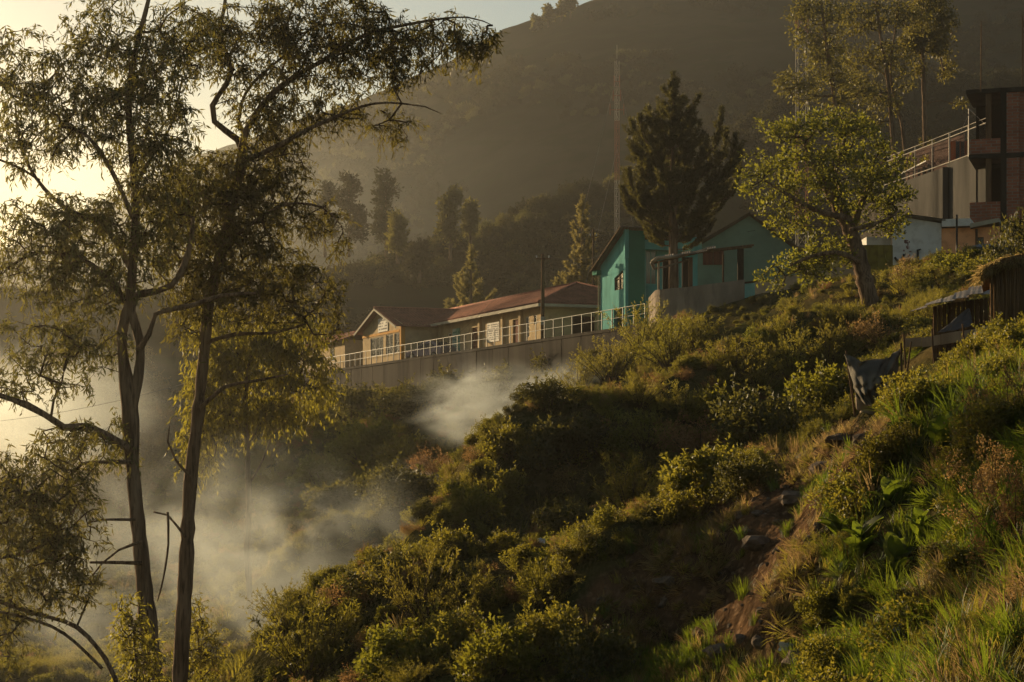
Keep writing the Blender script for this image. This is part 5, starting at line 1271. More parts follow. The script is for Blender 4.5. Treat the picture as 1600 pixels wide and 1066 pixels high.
# pale ledge of boards in front of the shed
lg = empty("board_ledge", P(1480, 530, 51.5), "pale board fence ledge running from the black sheet to the straw hut", "ledge")
pts_ = [(1411, 530, 50.8), (1440, 528, 51), (1470, 523, 51.2), (1500, 518, 51.4), (1530, 513, 51.6), (1552, 508, 51.8)]
for i in range(5):
    a, b = P(*pts_[i]), P(*pts_[i + 1]); mb = MB(); j = rr.uniform(-.01, .02)
    hgt = np.interp(pts_[i][0], [1411, 1552], [.24, .34])
    mb.prism([a + Vector((.004, 0, j)), b + Vector((-.004, 0, j)), b + Vector((-.004, -.02, j - hgt)), a + Vector((.004, -.02, j - hgt))], (0.02, .09, .0)); mb.build("board", M['plank'], lg)
for px, py0, py1 in ((1412, 527, 575), (1424, 540, 605), (1456, 520, 560), (1504, 512, 545)):
    mb = MB(); mb.tube([P(px, py0 - 6, 50.6), P(px + (3 if px != 1424 else -10), py1, 50.5)], .025, 6); mb.build("stake", M['wood'], lg)
bg = empty("printed_bag", P(1532, 530, 50.6), "small printed pink and white bag on the ledge beside the straw hut", "bag")
bo = sheet_between("bag_body", [[(1522, 519, 50.4), (1534, 516, 50.4), (1538, 520, 50.4)], [(1523, 540, 50.3), (1533, 544, 50.2), (1543, 541, 50.3)]], 'litter', None, None, nu=10, nv=10, amp=.02, seed=4, parent=bg)
for k, (x, y, m_) in enumerate(((1526, 524, 'salmon'), (1531, 528, 'maroon'), (1528, 533, 'paper_green'))):
    c = P(x, y, 50.28); mb = MB(); mb.obox(c, (.07, 0, 0), (0, .012, 0), (0, 0, .09)); mb.build("print", M[m_], bg)
# hung black sheet and sacks
sheet_between("plastic_sheet", [[(1320, 553, 49.5), (1345, 566, 49.3), (1372, 564, 49.4), (1390, 556, 49.7), (1408, 541, 50.2)], [(1329, 580, 49.3), (1350, 590, 48.9), (1370, 590, 48.9), (1388, 585, 49.2), (1405, 570, 49.9)], [(1334, 605, 49.2), (1352, 612, 48.7), (1370, 606, 48.7), (1388, 618, 48.9), (1400, 604, 49.5)], [(1338, 622, 49.0), (1355, 634, 48.6), (1372, 640, 48.6), (1390, 650, 48.7), (1400, 640, 49.2)]],
              'tarp', "torn black plastic sheet hung on stakes above pale sacks", "plastic sheet", nu=60, nv=44, amp=.085, seed=6, fold=6.5)
for px in (1322, 1408):
    mb = MB(); mb.tube([P(px, 548 if px < 1400 else 536, 49.8), P(px + 14 if px < 1400 else px + 2, 650, 49.6)], .03, 6); tag(mb.build("stake", M['wood']), "left stake holding up the torn black sheet" if px < 1400 else "right stake holding up the torn black sheet", "stake")
def sack(px, py, w, h, D, seed, label):
    rg = random.Random(seed); bm = bmesh.new(); bmesh.ops.create_icosphere(bm, subdivisions=3, radius=1.0)
    k = D / FPX
    for v in bm.verts:
        c = v.co; c.x = math.copysign(abs(c.x) ** .6, c.x); c.z = math.copysign(abs(c.z) ** .6, c.z)
        n_ = .08 * math.sin(c.x * 6 + seed) + .07 * math.sin(c.z * 9 + c.x * 4 + seed) + .04 * math.sin(c.y * 14)
        v.co = Vector((c.x * w * k * (1 + n_ * .4), c.y * w * k * .6, c.z * h * k * (1 + n_ * .3))) + Vector((0, n_ * .14, 0))
    me = bpy.data.meshes.new("sack"); bm.to_mesh(me); bm.free(); me.polygons.foreach_set("use_smooth", [True] * len(me.polygons))
    o = link("sack", me, M['sack']); o.location = P(px, py, D); tag(o, label, "sack", "sacks under the black sheet"); return o
for k, q in enumerate(((1348, 626, 11, 16, "pale sack at the left under the black sheet"), (1369, 630, 12, 14, "pale sack in the middle under the black sheet"), (1390, 636, 11, 10, "pale sack at the right under the black sheet"), (1356, 648, 13, 9, "soiled sack lying lowest under the black sheet"))):
    sack(q[0], q[1], q[2], q[3], 49.2, k, q[4])
# ------------------------------------------------------------------ shrubs and ground cover
def proto_feather(seed, mat, n=42, h=1.15):
    """upright arching sprays with fine leaflets"""
    rng = np.random.RandomState(seed); B, Dv, mbs = [], [], MB()
    for i in range(n):
        az = rng.rand() * 6.283; sp = rng.uniform(.15, 1.0); hd = np.array([math.cos(az), math.sin(az), 0]); L = h * rng.uniform(.65, 1.15)
        pts = [hd * (.12 * sp) + np.array([0, 0, -.15])]
        for t in (.25, .5, .75, 1.0): pts.append(hd * (.15 * sp + sp * .8 * L * t ** 1.2) + np.array([0, 0, L * (t * (1.05 - .45 * sp) - .10 * sp * t * t)]))
        pts = np.array(pts); mbs.tube(pts, [.012, .010, .008, .006, .003], 3, False)
        for k in range(10):
            t = rng.uniform(.25, 1.0) * 3.999; j = int(t); p = pts[j] + (pts[j + 1] - pts[j]) * (t - j); ax = unit(pts[min(j + 1, 4)] - pts[j])
            sd = unit(ax * 1.1 + rng.normal(size=3) * .55 + np.array([0, 0, .2])); l2 = rng.uniform(.12, .28)
            q = p + sd * l2 * rng.rand(9, 1); B.append(q); Dv.append(sd * .8 + rng.normal(size=(9, 3)) * .55)
    B = np.concatenate(B); Dv = np.concatenate(Dv)
    return leaf_quads(B, Dv, .075 * rng.uniform(.6, 1.4, len(B)), .016, rng), mbs, rng.rand(len(B))
def proto_leafy(seed, lobes=11, per=260, ll=.085, lw=.045, flat=.8):
    rng = np.random.RandomState(seed); B, Dv = [], []; mbs = MB()
    for i in range(lobes):
        az = rng.rand() * 6.283; r = rng.uniform(.15, .75); z = rng.uniform(.25, .85) * (1.15 - .55 * r); c = np.array([r * math.cos(az), r * math.sin(az), z]); R_ = rng.uniform(.22, .42)
        o = unit(rng.normal(size=(per, 3))) * (rng.rand(per, 1) ** .38) * R_ * np.array([1, 1, flat]); B.append(c + o); Dv.append(o / R_ * .8 + rng.normal(size=(per, 3)) * .6 + np.array([0, 0, .35]))
        mbs.tube([(0, 0, -.2), tuple(c * .55 + rng.normal(size=3) * .06), tuple(c)], [.022, .014, .005], 4, False)
        for k in range(3):                                            # shoots that break the outline
            d = unit(rng.normal(size=3) + np.array([0, 0, 1.0])); q = c + d * R_ * np.linspace(.7, 1.55, 12)[:, None]; B.append(q); Dv.append(d * .6 + rng.normal(size=(12, 3)) * .8)
    B = np.concatenate(B); Dv = np.concatenate(Dv)
    return leaf_quads(B, Dv, ll * rng.uniform(.55, 1.35, len(B)), lw, rng), mbs, rng.rand(len(B))
def proto_grass(seed, n=40, h=.5, spread=.35, w=.012, bend=.6):
    rng = np.random.RandomState(seed); Q = []
    az = rng.rand(n) * 6.283; hd = np.c_[np.cos(az), np.sin(az), np.zeros(n)]; b = hd * (rng.rand(n, 1) ** .6) * spread * .5; L = h * rng.uniform(.5, 1.15, (n, 1)); k = rng.uniform(.1, 1, (n, 1)) * bend
    sd = np.c_[-np.sin(az + .6), np.cos(az + .6), np.zeros(n)]; up = np.array([0, 0, 1.0])
    p = [b + hd * L * k * t ** 1.8 + up * L * (t - .45 * k * t * t) for t in (-.12, .3, .62, .86, 1.0)]; ww = [w, w, w * .85, w * .55, w * .1]
    for i in range(4): Q.append(np.stack([p[i] - sd * ww[i], p[i] + sd * ww[i], p[i + 1] + sd * ww[i + 1], p[i + 1] - sd * ww[i + 1]], 1))
    return np.concatenate(Q), None, np.tile(rng.rand(n), 4)
def proto_dock(seed):
    """stalks with clusters of small dry seed heads"""
    rng = np.random.RandomState(seed); B, Dv = [], []; mbs = MB()
    for i in range(16):
        d = unit(rng.normal(size=3) * .45 + np.array([0, 0, 1.0])); L = rng.uniform(.6, 1.1); mbs.tube([(0, 0, -.1), tuple(d * L * .5), tuple(d * L + np.array([0, 0, -.04]))], [.009, .007, .004], 4, False)
        for j in range(7):
            c = d * L * rng.uniform(.55, 1.02) + rng.normal(size=3) * .07; q = c + rng.normal(size=(26, 3)) * .035; B.append(q); Dv.append(rng.normal(size=(26, 3)))
    B = np.concatenate(B); Dv = np.concatenate(Dv)
    return leaf_quads(B, Dv, .03 * rng.uniform(.6, 1.4, len(B)), .022, rng), mbs, rng.rand(len(B))

PROTO = {}
def mk(kind, data, mat, smat='twig'):
    Q, mbs, rn = data; PROTO[kind] = (quad_mesh(kind + "_foliage", Q, rn, M[mat]), None)
    if mbs is not None:
        sm = mbs.mesh(kind + "_stem"); sm.materials.append(M[smat]); PROTO[kind] = (PROTO[kind][0], sm)
mk('feather_a', proto_feather(1, 'feather'), 'feather'); mk('feather_b', proto_feather(2, 'feather', 36, 1.3), 'feather'); mk('feather_dark', proto_feather(3, 'feather', 40, 1.1), 'shrub')
mk('leafy_a', proto_leafy(4), 'shrub'); mk('leafy_b', proto_leafy(5, 13, 230, .10, .055), 'shrub'); mk('leafy_dark', proto_leafy(6, 12, 260), 'darkshrub'); mk('leafy_yellow', proto_leafy(7, 12, 250, .09, .05), 'broad')
mk('dry_a', proto_leafy(8, 9, 220, .06, .03), 'dry'); mk('dry_b', proto_leafy(9, 8, 200, .075, .03, .7), 'straw'); mk('tuft_green', proto_grass(10, 52, .6, .4, .011, .7), 'grass'); mk('tuft_long', proto_grass(11, 44, .85, .35, .010, .9), 'grass'); mk('tuft_dry', proto_grass(12, 46, .5, .4, .008, .8), 'straw'); mk('dock', proto_dock(13), 'dry')
def droop_proto(seed, n=60):
    rng = np.random.RandomState(seed); Q, _, r = proto_grass(seed, n, .75, .5, .009, 1.0); return Q, None, r
mk('scrub', proto_leafy(16, 10, 120, .14, .09), 'scrub'); mk('tuft_mix', proto_grass(15, 40, .42, .5, .009, .9), 'feather')

NAMES = dict(feather_a="feathery_shrub", feather_b="feathery_shrub", feather_dark="feathery_shrub", leafy_a="leafy_shrub", leafy_b="leafy_shrub", leafy_dark="leafy_shrub", leafy_yellow="leafy_shrub", dry_a="dry_shrub", dry_b="dry_shrub", dock="seedhead_plant")
prng = random.Random(77)
def shrub(kind, px, py, size_px, label, stretch=1.0, sink=.1):
    """size_px: half width in photo pixels; stands where the hillside is met"""
    g = hit(px, py); sc = size_px * g.y / FPX / .95
    fol, stem = PROTO[kind]; nm = NAMES[kind]; root = empty(nm, g - Vector((0, 0, sink * sc)), label, "plant" if kind == 'dock' else "shrub", "shrubs on the slope")
    root.rotation_euler = (prng.uniform(-.12, .12), prng.uniform(-.12, .12), prng.uniform(0, 6.28)); root.scale = (sc, sc, sc * stretch)
    o = bpy.data.objects.new("foliage", fol); C.objects.link(o); o.parent = root
    if stem: o = bpy.data.objects.new("stem", stem); C.objects.link(o); o.parent = root
    return root
SH = [ # kind, px, py of the foot, half width in pixels, label, stretch
 ('feather_dark',480,1062,85,"big dark feathery shrub at the lower edge, nearest the ravine",1.1),('dry_a',548,965,42,"pale pinkish dry shrub above the big dark feathery one at the lower edge",1.0),('feather_b',655,968,62,"tall feathery shrub with upright plumes in the middle of the lower thicket",1.15),
 ('feather_a',735,975,55,"feathery shrub just right of the upright plumes in the lower thicket",1.0),('leafy_yellow',640,1052,62,"yellow-green leafy shrub at the lower edge right of the big dark one",1.0),('leafy_yellow',770,1060,66,"yellow-green leafy shrub at the lower edge below the thicket's middle",1.0),('leafy_a',700,1030,58,"leafy shrub in the heart of the lower thicket",1.0),
 ('leafy_dark',930,1066,58,"dark twiggy shrub at the lower edge beside the grassy ledge",1.15),('leafy_a',865,1035,62,"leafy shrub left of the dark twiggy one near the lower edge",1.0),('feather_dark',845,950,62,"dull feathery shrub at the foot of the gully",.9),('dry_b',575,1062,40,"brown shrub low between the dark feathery and yellow-green shrubs",.8),('leafy_dark',600,920,50,"dark mounded shrub at the ravine side of the lower thicket",.9),('feather_a',450,985,48,"feathery shrub sticking up at the left end of the lower thicket",1.0),
 ('leafy_yellow',505,765,42,"leftmost sunlit leafy shrub on the mound in the ravine",1.0),('leafy_yellow',575,735,52,"tallest sunlit leafy shrub on the mound in the ravine",1.25),('leafy_b',640,740,46,"leafy shrub right of the tallest on the ravine mound",1.0),('dry_a',682,745,34,"coppery shrub at the right end of the ravine mound",1.0),('leafy_dark',620,800,60,"dark shrub on the shaded flank of the ravine mound",.9),('leafy_b',530,800,40,"leafy shrub low on the left flank of the ravine mound",.9),
 ('leafy_dark',845,735,58,"dark leafy shrub crowning the spur beside the smoke",1.0),('leafy_b',800,720,34,"bright leafy shrub left of the dark one crowning the spur",1.2),('leafy_yellow',735,820,40,"pale sunlit shrub hanging on the nose of the spur",1.2),('leafy_a',690,880,46,"leafy shrub at the foot of the spur's nose",.9),('leafy_a',780,785,40,"shrub draping the upper edge of the spur's nose",1.0),('leafy_dark',900,725,50,"dark shrub right behind the spur's crown",1.0),
 ('feather_a',905,625,44,"feathery shrub at the left end of the upper row, above the smoke",1.0),('feather_b',955,600,46,"feathery shrub in the upper row between smoke and retaining wall end",1.0),('feather_b',1000,548,40,"golden feathery shrub at the foot of the rounded concrete wall",1.25),('feather_dark',1050,575,56,"shaded feathery shrub below the rounded concrete wall",1.0),('feather_a',1000,640,38,"small feathery shrub in the hollow below the upper row",1.0),('tuft_green',1120,515,24,"",1.0),
 ('feather_dark',1090,540,46,"shaded feathery shrub right below the rounded wall's straight part",.8),('leafy_dark',935,585,30,"dark shrub against the end of the retaining wall",1.0),('leafy_dark',870,605,34,"dark shrub under the utility pole against the retaining wall",1.1),('leafy_dark',800,622,50,"dark bush at the retaining wall foot under the white notice board",.9),('leafy_dark',715,640,50,"dark bush at the retaining wall foot below the parked car",.9),('leafy_dark',630,650,48,"dark bush at the retaining wall foot below the gable",.9),('leafy_dark',555,655,46,"dark bush at the retaining wall's far left foot",.9),('leafy_dark',860,650,42,"dark bush behind the right-hand smoke",.9),
 ('leafy_yellow',950,720,46,"sunlit leafy shrub on the middle ridge above the bare gully",.9),('dry_b',900,765,38,"straw-coloured shrub above the bare gully",.9),('feather_a',1010,700,46,"feathery shrub on the middle ridge",.9),('dry_a',1085,725,56,"reddish-brown dry shrub in the middle of the slope",1.0),('feather_b',1070,660,40,"feathery shrub behind the reddish-brown dry one",1.0),('leafy_yellow',1125,665,46,"yellow-green shrub right behind the reddish-brown one",1.0),
 ('feather_b',1185,625,50,"feathery shrub halfway up the middle ridge",1.0),('feather_b',1240,595,50,"feathery shrub high on the middle ridge left of the black sheet",1.0),('feather_a',1290,585,52,"feathery shrub nearest the torn black sheet",1.1),('leafy_yellow',1275,645,54,"big yellow-green shrub below left of the torn black sheet",1.1),('feather_a',1310,535,34,"feathery shrub below the leaning tree",1.0),('leafy_dark',1200,705,76,"large dark shrub in the shaded middle of the slope",1.0),('leafy_b',1110,775,56,"leafy shrub at the top edge of the landslip",1.0),('leafy_dark',1170,780,50,"dark shrub overhanging the top of the landslip",.9),
 ('feather_dark',985,800,66,"large shaded feathery shrub between gully and landslip",1.0),('leafy_dark',900,845,50,"dark shrub low between gully and landslip",1.0),('leafy_a',1050,820,44,"leafy shrub at the left edge of the landslip",.9),
 ('dry_a',1375,550,36,"rust-brown dry shrub left above the black sheet's stake",1.2),('feather_a',1335,520,30,"feathery shrub right below the leaning trunk",1.0),('feather_b',1420,460,36,"sunlit feathery shrub on the bank below the whitewashed shed",.9),('leafy_yellow',1480,432,40,"sunlit weed clump on the bank below the salmon house",.8),('leafy_b',1530,440,34,"leafy shrub above the corrugated shed",.8),('leafy_dark',1592,418,42,"dark glossy shrub at the right edge beneath the brick building",1.6),('leafy_b',1440,530,34,"low shrub in front of the corrugated shed",.8),('feather_a',1450,508,26,"small plume at the left corner of the corrugated shed",1.2),
 ('feather_dark',1225,535,36,"shaded feathery shrub below the pale barrier wall",.8),('feather_dark',1150,590,56,"shaded feathery shrub in the dip below the rounded wall",.8),('dry_b',1400,445,34,"straw-coloured shrub right of the leaning trunk",.8),('leafy_b',1590,560,44,"leafy weed at the foot of the straw hut",.9),
 ('dock',1572,700,80,"rusty seedhead plant at the right edge, upper one",1.2),('dock',1550,810,78,"rusty seedhead plant at the right edge, middle one",1.2),('dock',1588,880,90,"rusty seedhead plant at the right edge, lowest one",1.3),('dry_a',1570,780,40,"dry brown weed among the rusty seedheads",1.2),('dock',1515,740,60,"rusty seedhead plant leaning left of the others",1.1),
]
for q in SH:
    if q[0] == 'tuft_green': continue
    shrub(q[0], q[1], q[2], q[3] * 1.32, q[4], q[5])

# broad-leaved rosette plants in the grass
lfm = None
def rosette(px, py, sc, label, seed):
    global lfm
    rg = np.random.RandomState(seed); g = hit(px, py); root = empty("broadleaf_plant", g, label, "plant", "broad-leaved plants in the grass"); root.rotation_euler.z = rg.rand() * 6; root.scale = (sc,) * 3
    if lfm is None:
        V = []; F = []; n = 8
        for i in range(n + 1):
            t = i / n; w = .105 * math.sin(math.pi * min(1, t * .92 + .06)) ** .75; z = .30 * t - .22 * t * t
            for s in (-1, 0, 1): V.append((t * .42, s * w, z + .025 * abs(s) * (1 + math.sin(t * 9) * .3)))
        for i in range(n):
            for s in (0, 1): a = i * 3 + s; F.append((a, a + 1, a + 4, a + 3))
        lfm = mesh_np("leaf", np.array(V), np.array(F), M['grass'], True); at = lfm.attributes.new("rnd", 'FLOAT', 'FACE'); at.data.foreach_set("value", [.6] * len(F))
    for k in range(9):
        o = bpy.data.objects.new("leaf", lfm); C.objects.link(o); o.parent = root; o.rotation_euler = (rg.normal() * .3, -rg.uniform(.1, 1.0), k * 2.4 + rg.normal() * .3); s = rg.uniform(.6, 1.15); o.scale = (s, s, s)
        o.location = (0, 0, .08 * k / 3)
for k, q in enumerate(((1345,870,1.0,"broad-leaved plant at the left rim of the green grass"),(1400,905,1.1,"broad-leaved plant hanging over the dark bank"),(1385,800,.9,"broad-leaved plant in the upper middle of the green grass"),(1470,720,1.0,"broad-leaved plant high in the bright green grass"),(1440,850,1.0,"broad-leaved plant in the darker lower grass"),(1500,690,1.0,"broad-leaved plant left of the rusty seedheads"),(1310,850,.8,"broad-leaved plant nearest the landslip"))):
    rosette(*q, seed=200 + k)

# ------------------------------------------------------------------ ground cover that nobody could count
def scatter(name, kinds, pts, rots, scl, idx, label, cat):
    col = bpy.data.collections.new(name + "_kinds")
    for i, k in enumerate(kinds):
        o = bpy.data.objects.new("%02d_%s" % (i, k), PROTO[k][0]); col.objects.link(o)
    me = bpy.data.meshes.new(name); me.vertices.add(len(pts)); me.vertices.foreach_set("co", np.ascontiguousarray(pts, dtype=np.float32).ravel())
    for nm, ty, arr, fld in (("rot", 'FLOAT_VECTOR', rots, "vector"), ("scl", 'FLOAT', scl, "value"), ("idx", 'INT', idx, "value")):
        a = me.attributes.new(nm, ty, 'POINT'); a.data.foreach_set(fld, np.ascontiguousarray(arr, dtype=np.int32 if ty == 'INT' else np.float32).ravel())
    o = link(name, me); tag(o, label, cat, kind="stuff")
    ng = bpy.data.node_groups.new(name + "_scatter", 'GeometryNodeTree')
    ng.interface.new_socket("Geometry", in_out='INPUT', socket_type='NodeSocketGeometry'); ng.interface.new_socket("Geometry", in_out='OUTPUT', socket_type='NodeSocketGeometry')
    N = ng.nodes; L = ng.links; gi = N.new('NodeGroupInput'); go = N.new('NodeGroupOutput'); ip = N.new('GeometryNodeInstanceOnPoints'); ci = N.new('GeometryNodeCollectionInfo')
    ci.inputs['Collection'].default_value = col; ci.inputs['Separate Children'].default_value = True; ci.inputs['Reset Children'].default_value = True
    L.new(gi.outputs[0], ip.inputs['Points']); L.new(ci.outputs[0], ip.inputs['Instance']); ip.inputs['Pick Instance'].default_value = True
    def na(nm, ty):
        n = N.new('GeometryNodeInputNamedAttribute'); n.data_type = ty; n.inputs['Name'].default_value = nm; return n.outputs['Attribute']
    L.new(na("idx", 'INT'), ip.inputs['Instance Index'])
    e = N.new('FunctionNodeEulerToRotation'); L.new(na("rot", 'FLOAT_VECTOR'), e.inputs[0]); L.new(e.outputs[0], ip.inputs['Rotation'])
    L.new(na("scl", 'FLOAT'), ip.inputs['Scale']); L.new(ip.outputs[0], go.inputs[0])
    md = o.modifiers.new("scatter", 'NODES'); md.node_group = ng
    return o
grg = np.random.RandomState(31)
def spread(n, dmin, dmax, pxlo=-150, pxhi=1750, power=1.0):
    """points over the hillside, evenly dense per unit of plan within a wedge wider than the view"""
    D = (dmin ** power + (dmax ** power - dmin ** power) * grg.rand(n)) ** (1 / power); px = grg.uniform(pxlo, pxhi, n); x = (px - 800) / FPX * D
    z = H(x, D); return x, D, z
def rots(n, t=.25): return np.c_[grg.normal(size=n) * t, grg.normal(size=n) * t, grg.rand(n) * 6.283]
def terr(x, y):
    rx = x - WA.x; ry = y - WA.y; s = rx * UX.x + ry * UX.y; d = rx * MX.x + ry * MX.y; return (d > -1.9) & (s > -1.5)
def clear_of(x, y):
    """keep plants out of walls and buildings"""
    k = terr(x, y) | ((y > 31) & (y < 50.5) & (x / y > .170) & (x / y < .212)) | ((y > 96) & (x > 7)) | ((y > 88) & (x > 16.5)) | ((y > 46.5) & (y < 57) & (x > 10.6) & (x < 16))
    return ~k
# low undergrowth
x, y, z = spread(19000, 14, 165, power=1.05); bm_ = bare_mask(x, y, z); pxx = 800 + FPX * x / y; pyy = 710 - FPX * z / y
keep = clear_of(x, y) & (grg.rand(len(x)) > bm_ * 1.1) & ~((pxx > 1280) & (y < 36) & (grg.rand(len(x)) < .8)) & ~((pxx > 985) & (pxx < 1270) & (y < 31.5)); keep &= ~((y > 70) & (y < 97) & (pxx > 1090) & (pxx < 1420) & (pyy < 575) & (grg.rand(len(x)) < .6)); keep &= fbm(x / 5, y / 5, 2) + grg.rand(len(x)) * 1.2 > .05
x, y, z = x[keep], y[keep], z[keep]; n = len(x)
w = fbm(x / 6 + 3, y / 6, 3); kn = ['feather_a', 'feather_dark', 'leafy_a', 'leafy_b', 'leafy_dark', 'leafy_yellow', 'dry_a', 'dry_b', 'tuft_mix', 'feather_b']
pick = np.where(w > .12, grg.choice([0, 1, 1, 9, 8], n), np.where(w > -.12, grg.choice([2, 3, 4, 5, 4], n), grg.choice([6, 3, 8, 4, 1], n)))
pick = np.where(grg.rand(n) < .35, grg.randint(0, 10, n), pick)
sc_ = grg.uniform(.25, .72, n) * np.interp(y, [14, 40, 100, 165], [.45, .75, 1.0, 1.25])
sc_ = np.where((y > 70) & (y < 97) & (800 + FPX * x / y > 1090) & (800 + FPX * x / y < 1420) & (710 - FPX * z / y < 575), sc_ * .6, sc_)
scatter("undergrowth", kn, np.c_[x, y, z - .10 * sc_], rots(n), sc_, pick, "tangled low undergrowth covering the slope and the ravine", "undergrowth")
x, y, z = spread(4500, 16, 120, 1750, 2700, 1.1); keep = clear_of(x, y); x, y, z = x[keep], y[keep], z[keep]; n = len(x)
scatter("undergrowth", kn, np.c_[x, y, z - .06], rots(n), grg.uniform(.3, .8, n), grg.randint(0, 10, n), "undergrowth continuing up the slope beyond the right edge", "undergrowth")
x, y, z = spread(4000, 14, 60, 1750, 2700, 1.3); n = len(x)
scatter("grass", ['tuft_green', 'tuft_long', 'tuft_dry', 'tuft_mix'], np.c_[x, y, z - .03], rots(n, .35), grg.uniform(.3, .8, n), grg.randint(0, 4, n), "grass continuing up the bank beyond the right edge", "grass")
# long green grass on the near right bank and the ledge
x, y, z = spread(9000, 13, 60, 1180, 1800, 1.3); pxx = 800 + FPX * x / y; pyy = 710 - FPX * z / y; bm_ = bare_mask(x, y, z)
keep = (grg.rand(len(x)) > bm_) & ((pxx > 1290) | (pyy > 1020)) & clear_of(x, y) & (grg.rand(len(x)) < np.interp(y, [13, 40, 60], [1, .7, .1]))
x, y, z = x[keep], y[keep], z[keep]; n = len(x)
dry_ = (pyy[keep] > 880) & (pxx[keep] > 1440) | (fbm(x / 2, y / 2, 2) < -.28)
pick = np.where(dry_, grg.choice([2, 2, 3, 1, 3], n), np.where(grg.rand(n) < .035, 4, grg.choice([0, 1, 0, 1, 0, 3], n)))
scatter("grass", ['tuft_green', 'tuft_long', 'tuft_dry', 'tuft_mix', 'leafy_a', 'feather_dark', 'dry_a'], np.c_[x, y, z - .03], rots(n, .5), grg.uniform(.25, .72, n), pick, "long bright green grass on the near bank at the lower right", "grass")
x, y, z = spread(2600, 24, 33, 930, 1330); pxx = 800 + FPX * x / y; pyy = 710 - FPX * z / y; keep = (pyy > 1008) | (grg.rand(len(x)) < .05); x, y, z = x[keep], y[keep], z[keep]; n = len(x)
scatter("grass", ['tuft_green', 'tuft_mix', 'tuft_dry'], np.c_[x, y, z - .03], rots(n, .3), grg.uniform(.3, .6, n), grg.choice([0, 1, 0, 2], n), "short green grass on the flat ledge at the lower edge", "grass")
# dry hanging grass on the eroded bank and dry grass elsewhere
x, y, z = spread(22000, 24, 80, 850, 1500, .7); bm_ = bare_mask(x, y, z); keep = (bm_ > .5) & (fbm(x / .8, y / 2.2, 3) > .04); x, y, z = x[keep], y[keep], z[keep]; n = len(x)
rt = rots(n, .2); 
e_ = .25; gx = (H(x + e_, y) - H(x - e_, y)) / (2 * e_); gy = (H(x, y + e_) - H(x, y - e_)) / (2 * e_); sl = np.clip(np.hypot(gx, gy), 0, 1.5)
rt[:, 0] += np.clip(gy, -1, 1) * 1.1; rt[:, 1] -= np.clip(gx, -1, 1) * 1.1
scatter("hanging_grass", ['tuft_dry', 'tuft_mix', 'dry_b', 'tuft_green'], np.c_[x, y, z - .02], rt, grg.uniform(.25, .6, n), grg.choice([0, 0, 0, 1, 0, 1], n), "dry grass and roots hanging over the slipped earth bank", "dry grass")
x, y, z = spread(6500, 26, 190); keep = clear_of(x, y) & (bare_mask(x, y, z) < .5) & (fbm(x / 9 + 7, y / 9, 3) > -.05); x, y, z = x[keep], y[keep], z[keep]; n = len(x)
scatter("dry_grass", ['tuft_dry', 'tuft_mix'], np.c_[x, y, z - .02], rots(n), grg.uniform(.5, 1.2, n), grg.choice([0, 1, 1], n), "thin dry grass between the shrubs", "dry grass")
# pale plumes behind the roof and on the sunny bank at the far left
a_ = grg.rand(420); x = np.array([W(16 + 10 * a, 13 + 3 * b, 0)[:2] for a, b in zip(a_, grg.rand(420))]); 
scatter("plume_grass", ['tuft_dry'], np.c_[x, np.full(420, ZT)], rots(420, .15), grg.uniform(3.5, 6.6, 420), np.zeros(420), "pale sunlit plume grass behind the tiled roof beside the teal gable", "dry grass")
x, y, z = spread(900, 120, 200, -60, 240); scatter("bank_grass", ['tuft_dry', 'dry_b'], np.c_[x, y, z], rots(900), grg.uniform(1.0, 2.6, 900), grg.randint(0, 2, 900), "sunlit straw grass on the hazy bank behind the forked eucalyptus", "dry grass")
# scrub on the far mountain
n = 9000; D = 190 * (500 / 190) ** grg.rand(n); px = grg.uniform(-150, 1750, n); x = (px - 800) / FPX * D; keep = (fbm(x / 26, D / 22, 4) > -.02); x, D = x[keep], D[keep]; z = H(x, D)
scatter("mountain_scrub", ['scrub', 'scrub', 'leafy_dark'], np.c_[x, D, z], rots(len(x)), grg.uniform(.8, 2.6, len(x)), grg.choice([0, 0, 1, 2], len(x)), "dark scrub scattered over the far mountain slope", "scrub")

# ------------------------------------------------------------------ stones on the landslip
def stone_mesh(seed):
    rg = random.Random(seed); bm = bmesh.new(); bmesh.ops.create_icosphere(bm, subdivisions=2, radius=1.0)
    for v in bm.verts: v.co *= rg.uniform(.72, 1.1); v.co.z *= .7
    me = bpy.data.meshes.new("stone"); bm.to_mesh(me); bm.free(); me.materials.append(M['rock']); return me
SM = [stone_mesh(k) for k in range(4)]
for k, q in enumerate(((1130,1022,.24,"flat stone on the grassy ledge at the lower edge"),(1250,1040,.30,"rounded stone at the right end of the grassy ledge"),(1352,690,.22,"boulder just below the pale sacks"),(1310,690,.26,"boulder at the top of the landslip"),(1290,735,.30,"boulder in the upper middle of the landslip"),(1240,780,.26,"boulder in the dark middle of the landslip"),(1180,850,.26,"stone low on the landslip"),(1040,930,.2,"small stone on the eroded bank"),(860,830,.22,"stone in the bare gully"),(820,860,.18,"stone low in the bare gully"))):
    o = bpy.data.objects.new("stone", SM[k % 4]); C.objects.link(o); o.location = hit(q[0], q[1]); o.scale = (q[2] * 1.2, q[2], q[2] * .8); o.rotation_euler.z = k * 1.3; tag(o, q[3], "stone", "stones on the slipped earth")
PROTO['stone'] = (SM[0], None); PROTO['stone_b'] = (SM[1], None)
x, y, z = spread(5000, 24, 70, 650, 1450); keep = bare_mask(x, y, z) > .5; x, y, z = x[keep], y[keep], z[keep]; n = len(x)
scatter("rubble", ['stone', 'stone_b'], np.c_[x, y, z], rots(n, .6), .02 + .09 * grg.rand(n) ** 4, grg.randint(0, 2, n), "loose clods and small stones on the slipped earth", "rubble")
